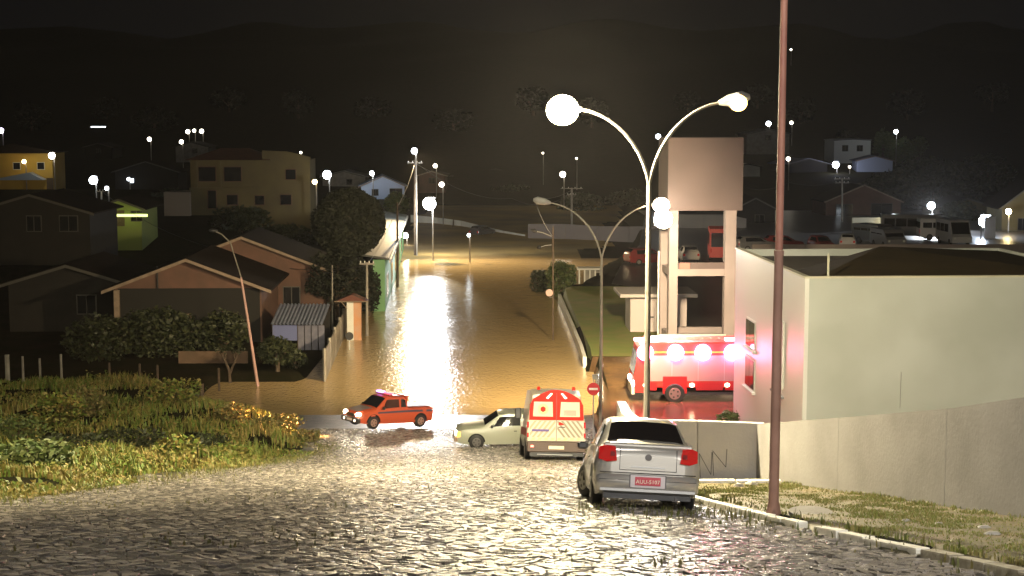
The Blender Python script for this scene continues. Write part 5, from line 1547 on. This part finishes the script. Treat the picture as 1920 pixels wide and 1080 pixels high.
# ---- pale estate car, side on, facing left
m_lime2 = mat('pale_green_paint', (.36, .37, .29), .35, coat=.5)
EW = Loft([(-2.1, .42, .85, 1.02, .62, .70, .70, .58), (-2.02, .30, .88, 1.36, .74, .80, .77, .60), (-1.85, .22, .88, 1.40, .77, .81, .78, .61), (.0, .2, .88, 1.42, .78, .81, .78, .60), (.28, .2, .87, 1.38, .78, .81, .77, .58),
           (.92, .2, .86, .95, .77, .80, .75, .68), (1.7, .22, .80, .87, .75, .78, .73, .62), (1.98, .28, .72, .77, .68, .72, .68, .56), (2.06, .36, .6, .64, .6, .64, .6, .5)])
ew = empty('pale_green_car', (0, 0, 0), 0, 'pale green estate car side on, half hidden by the ambulance', 'car')
EW.mesh(extra=[-.9, .6]).build('body', m_lime2, ew, smooth=True, ang=40)
EW.across(.34, 0, .88, 0, .007, .95).build('windshield', m_glass, ew)
m_orw = mat('window_seen_through', (.30, .18, .07), .2)
for s in (-1, 1):
    EW.panel(s, [(-.55, 4.12), (.72, 4.12), (.28, 4.86), (-.55, 4.86)]).build('side_window', m_glass, ew)
    EW.panel(s, [(-1.7, 4.12), (-.65, 4.12), (-.65, 4.86), (-1.6, 4.86)]).build('side_window', m_glass, ew)
    arch(ew, EW, -1.2, .35, s, .30); arch(ew, EW, 1.22, .35, s, .30)
    for yy in (-1.2, 1.22): wheel(ew, s * .73, yy, .30, .18, s, m_hubd)
    mb = MB(); mb.bbox(*((.36, .68) if s > 0 else (-.68, -.36)), 1.98, 2.08, .56, .72, .02); mb.build('headlight', lens_mat((1, .93, .8), 8), ew)
    mb = MB(); mb.bbox(*((.685, .75) if s > 0 else (-.75, -.685)), 1.86, 2.02, .5, .72, .015); mb.build('indicator', lens_mat((1, .35, .05), 1.4), ew)
    mb = MB(); mb.box(*((.812, .83) if s > 0 else (-.83, -.812)), -.4, -.28, .72, .75); mb.build('door_handle', m_dark, ew)
    mb = MB(); mb.bbox(*((.78, .92) if s > 0 else (-.92, -.78)), .55, .65, .88, .99, .02); mb.build('mirror', m_dark, ew)
mb = MB(); mb.bbox(-.74, .74, 1.95, 2.12, .3, .5, .03); mb.build('bumper', mat('orange_lit_bumper', (.25, .17, .10), .5), ew)
mb = MB(); mb.bbox(-.74, .74, -2.16, -2.0, .3, .5, .03); mb.build('bumper', m_dark, ew)
pc = at(955, 828, 59)
place(ew, pc.x - .15, 59.0, math.radians(-94), z=ground(pc.x, 59.0) + .06)

# ---- fire engine
ft = empty('fire_engine', (0, 0, 0), 0, 'red fire engine with four round scene lights lit, beside the white station', 'fire engine')
m_fred = mat('fire_red', (.55, .04, .035), .4, spec=.3)
m_fcream = mat('shutter_cream', (.34, .22, .22), .4)
# local: y forward
W3_ = 1.22
mb = MB(); mb.bbox(-W3_, W3_, -3.6, 2.96, .78, 3.05, .05); mb.build('body', m_fred, ft)
mb = MB(); mb.prism([(-W3_, 2.99, .55), (-W3_, 3.55, .55), (-W3_, 3.62, 1.3), (-W3_, 3.40, 2.75), (-W3_, 3.3, 2.9), (-W3_, 2.99, 2.9)], (2 * W3_, 0, 0)); mb.build('cab', m_fred, ft)
mb = MB(); mb.prism([(-W3_ + .08, 3.625, 1.45), (-W3_ + .08, 3.40, 2.65), (W3_ - .08, 3.40, 2.65), (W3_ - .08, 3.625, 1.45)], (0, .01, 0)); mb.build('windshield', m_glass, ft)
mb = MB(); mb.box(-W3_ + .02, W3_ - .02, -3.5, 3.2, .42, .55); mb.build('chassis', m_dark, ft)
mb = MB(); mb.box(-1.0, 1.0, 3.56, 3.72, .42, .85); mb.build('bumper', m_white, ft)
for s in (-1, 1):
    X = s * W3_
    def sx_(a, b_): return (X + a, X + b_) if s > 0 else (X - b_, X - a)
    mb = MB(); mb.box(*sx_(.003, .02), -3.45, 2.9, 1.12, 2.40); sh_ = mb.build('locker_shutter', m_fcream, ft)
    for k in range(1, 5):
        mb = MB(); yk = -3.45 + k * 1.3; mb.box(*sx_(.021, .03), yk - .012, yk + .012, 1.12, 2.40); mb.build('rib', m_fred if False else m_steel, sh_)
    mb = MB(); mb.box(*sx_(.003, .018), -3.5, 3.0, 2.53, 2.60); mb.build('orange_strip', mat('orange_reflector', (.8, .35, .05), .3), ft)
    for (y0, y1) in ((-3.4, -2.2), (-2.1, -.9), (-.8, .55), (2.5, 2.9)):
        mb = MB(); mb.box(*sx_(.003, .016), y0, y1, .66, 1.06); mb.build('locker_door', mat('deep_red', (.38, .015, .02), .35), ft)
    for yy in (-2.3, .55, 2.75):
        pass
    for yy in (1.6, ):
        mb = MB(); mb.prism([(X + s * .004, yy - .6, .5), (X + s * .004, yy + .6, .5), (X + s * .004, yy + .6, 1.36), (X + s * .004, yy - .6, 1.36)], (s * .03, 0, 0)); mb.build('mudguard', mat('deep_red', (.38, .015, .02)), ft)
        wheel(ft, X - s * .10, yy, .50, .36, s, mat('dim_hub', (.2, .12, .13), .5))
    wheel(ft, X - s * .14, -2.9, .50, .34, s, mat('dim_hub', (.2, .12, .13)))
    for yy in (-1.0, .75, 3.05):
        mb = MB(); mb.ball((X + s * .03, yy, .92), .05, .13, .10, 8, 6); mb.build('marker_light', lens_mat((1, .55, .35), 8), ft)
    for yy in (2.15, .9, .2 - .65, -2.0)[:0]: pass
mb = MB()
for s in (-.25, .25): mb.tube([(s - .6, -3.3, 3.16), (s - .6, 2.4, 3.16)], .035, 5)
for k in range(14): mb.tube([(-.85, -3.2 + k * .42, 3.16), (-.35, -3.2 + k * .42, 3.16)], .02, 5)
mb.build('ladder', m_steel, ft)
# scene lights placed by picture position along the visible (-x side when facing left is the camera side)
ftY = 73.5
pl = at(1185, 700, ftY); yaw_f = math.radians(-90 - 1)
FX = at(1188, 700, ftY - 1.2).x + 3.62
place(ft, FX, ftY, yaw_f, z=-13.85)
Minv = ft.matrix_world.inverted()
m_scene = lens_mat((1, .17, .36), 26)
for px in (1210, 1267, 1318, 1373):
    q = Minv @ at(px, 661, ftY - 1.30)
    mb = MB(); mb.tube([(q.x + .06, q.y, q.z), (q.x, q.y, q.z)], .17, 14) if False else mb.ball((q.x, q.y, q.z), .40, .40, .40, 16, 10)
    mb.build('scene_light', m_scene, ft, smooth=True, ang=90)
for px, s_ in ((1200, 1), (1240, .6), (1370, 1)):
    q = Minv @ at(px, 637, ftY - 1.1)
    mb = MB(); mb.bbox(q.x - .1, q.x + .12, q.y - .3, q.y + .3, q.z - .05, q.z + .09, .02); mb.build('beacon', lens_mat((1, .35, .42), 5), ft)
q = Minv @ at(1190, 708, ftY - 1.2)
for s in (-.95, .95):
    mb = MB(); mb.ball((s, 3.63, .98), .17, .1, .15, 10, 6); mb.build('headlight', lens_mat((1, .6, .55), 10), ft)

# ---- background parked vehicles (simple but with parts)
HB = Loft([(-1.95, .42, .85, .98, .62, .70, .68, .56), (-1.9, .30, .90, 1.10, .70, .78, .74, .60), (-1.55, .22, .92, 1.42, .77, .81, .78, .58), (-.1, .2, .92, 1.45, .78, .81, .78, .58), (.2, .2, .91, 1.40, .78, .81, .77, .57),
           (.95, .22, .88, .97, .76, .80, .75, .66), (1.7, .26, .78, .84, .72, .76, .70, .58), (1.85, .36, .6, .66, .6, .64, .6, .5)])
def hatch(label, m, x, y, yaw, group='cars parked in the rear yard', rear_lit=False, name='parked_car', cat='car', z=None):
    e = empty(name, (0, 0, 0), 0, label, cat, group)
    HB.mesh(extra=[-.9]).build('body', m, e, smooth=True, ang=40)
    HB.across(-1.84, 0, -1.58, 0, .007, .9).build('rear_window', m_glass, e)
    HB.across(.26, 0, .9, 0, .007, .93).build('windshield', m_glass, e)
    for s in (-1, 1):
        HB.panel(s, [(-1.3, 4.12), (.75, 4.12), (.2, 4.85), (-1.3, 4.85)]).build('side_window', m_glass, e)
        for yy in (-1.15, 1.2): wheel(e, s * .73, yy, .29, .18, s, m_hub)
        mb = MB(); mb.box(s * .62 - .09, s * .62 + .09, -1.97, -1.93, .62, .82); mb.build('tail_light', m_red_l, e)
        mb = MB(); mb.box(s * .5 - .12, s * .5 + .12, 1.80, 1.86, .58, .7); mb.build('headlight', m_white, e)
    place(e, x, y, yaw, z=ground(x, y) + .07 if z is None else z)
    return e
def pxg(px, Y, z=-12.5):
    return xat(px, Y, z)
m_carw = mat('white_car_paint', (.6, .58, .57), .3, coat=.5); m_carr = mat('dark_red_car_paint', (.25, .03, .03), .3, coat=.5); m_card = mat('dark_car_paint', (.06, .06, .07), .3, coat=.5); m_cars = mat('grey_car_paint', (.28, .28, .29), .3, metal=.3, coat=.5)
hatch('pale hatchback seen from behind through the tower opening', m_carw, pxg(1291, 131), 131, .0)
hatch('dark red car parked left of the tower', m_carr, pxg(1213, 128), 128, 1.2)
hatch('grey car parked just right of the tower behind the brown wall', m_cars, pxg(1418, 142), 142, 1.4)
hatch('dark red car right of the tall pole with small lights', m_carr, pxg(1470, 143), 143, 1.5)
hatch('white car beside the large blank hoarding', m_carw, pxg(1588, 146), 146, .2)
hatch('dark red boxy car between the tall pole and the white car', m_carr, pxg(1540, 142), 142, 3.0)
hatch('dark car in the flood near the far pale wall', m_card, pxg(905, 186, -13), 186, .6, z=-14.3)
def box_van(label, m, x, y, yaw, L=5.2, W_=2.0, H_=2.5, name='parked_van', cat='van', side=None, z=None, nose=.9):
    e = empty(name, (0, 0, 0), 0, label, cat, 'vans and buses parked in the rear yard')
    h = L / 2; w2 = W_ / 2
    mb = MB(); mb.prism([(-w2, -h, .35), (-w2, h, .35), (-w2, h + .02, .95), (-w2, h - nose * .35, 1.15), (-w2, h - nose, H_ - .12), (-w2, h - nose - .2, H_), (-w2, -h, H_)], (W_, 0, 0)); mb.build('body', m, e)
    mb = MB(); mb.prism([(-w2 + .1, h - nose * .36 + .012, 1.2), (-w2 + .1, h - nose + .02, H_ - .2), (w2 - .1, h - nose + .02, H_ - .2), (w2 - .1, h - nose * .36 + .012, 1.2)], (0, .02, .01)); mb.build('windshield', m_glass, e)
    mb = MB(); mb.box(-w2 + .15, w2 - .15, -h - .02, -h - .003, 1.3, H_ - .35); mb.build('rear_window', m_glass, e)
    n = max(2, int(L / 1.5))
    for s in (-1, 1):
        for k in range(n):
            y0 = -h + .3 + k * (L - nose - .6) / n
            mb = MB(); xx = s * w2
            mb.box(min(xx, xx + s * .012) + s * .003, max(xx, xx + s * .012) + s * .003, y0, y0 + (L - nose - .6) / n - .12, 1.35, H_ - .4); mb.build('side_window', m_glass, e)
        for yy in (-h + 1.0, h - .95): wheel(e, s * (w2 - .1), yy, .36, .22, s, m_hubd)
        mb = MB(); mb.box(s * (w2 - .25) - .1, s * (w2 - .25) + .1, h - .02, h + .04, .7, .9); mb.build('headlight', m_white, e)
        mb = MB(); mb.box(s * (w2 - .15) - .07, s * (w2 - .15) + .07, -h - .03, -h - .003, .8, 1.15); mb.build('tail_light', m_red_l, e)
    place(e, x, y, yaw, z=ground(x, y) + .07 if z is None else z)
    return e
box_van('white van lit blue by the lamp at the right end of the row', m_carw, pxg(1787, 150), 150, 3.1, H_=2.55)
box_van('grey-fronted dark minivan left of the long coach', m_cars, pxg(1664, 146), 146, 3.0, H_=1.85, L=4.4)
box_van('black van behind the grey-fronted minivan', m_card, pxg(1640, 151), 151, 2.6, H_=2.0, L=4.6)
box_van('long dark coach with pale rear half', m_card, pxg(1718, 158), 158, 1.75, L=7.5, H_=2.6, W_=2.3, name='parked_bus', cat='bus')
box_van('pale coach side with dark lettering smudge next to the white van', m_carw, pxg(1762, 156), 156, 1.62, L=4.6, H_=2.3, name='parked_bus', cat='bus')
# red truck seen through the tower opening
e = box_van('red truck with raised white load seen through the tower opening', m_fred, pxg(1349, 133), 133, .1, L=5.0, H_=2.9, W_=2.0, name='red_truck', cat='truck')
# traffic island curb line at far right: white gate
mb = MB(); p = at(1856, 440, 158)
mb.box(-.6, .6, 0, .1, -1.2, 1.2); o = mb.build('gate', m_carw); o.location = (p.x, 158, -11.2); tag(o, 'white gate panel under the brightest bluish lamp', 'gate')
mb = MB(); mb.tube([(0, 0, -1.6), (0, 0, 1.1)], .08, 6); p = at(1839, 440, 157); o = mb.build('gate_post', m_carw); o.location = (p.x, 157, -11.2); tag(o, 'white gate post left of the gate panel', 'post')

# ------------------------------------------------------------------ mist box
mb = MB(); mb.box(-410, 410, -25, 690, -20.0, 72)
hz = mb.build('haze', None)
hm = bpy.data.materials.new('mist'); hm.use_nodes = True
nt = hm.node_tree; nt.nodes.remove(nt.nodes['Principled BSDF'])
v = nt.nodes.new('ShaderNodeVolumePrincipled'); v.inputs['Density'].default_value = HAZE; v.inputs['Color'].default_value = (.9, .86, .86, 1); v.inputs['Anisotropy'].default_value = .25
nt.links.new(v.outputs[0], nt.nodes['Material Output'].inputs['Volume'])
hz.data.materials.append(hm)
tag(hz, kind='stuff', label='thin night mist glowing around the street lamps')
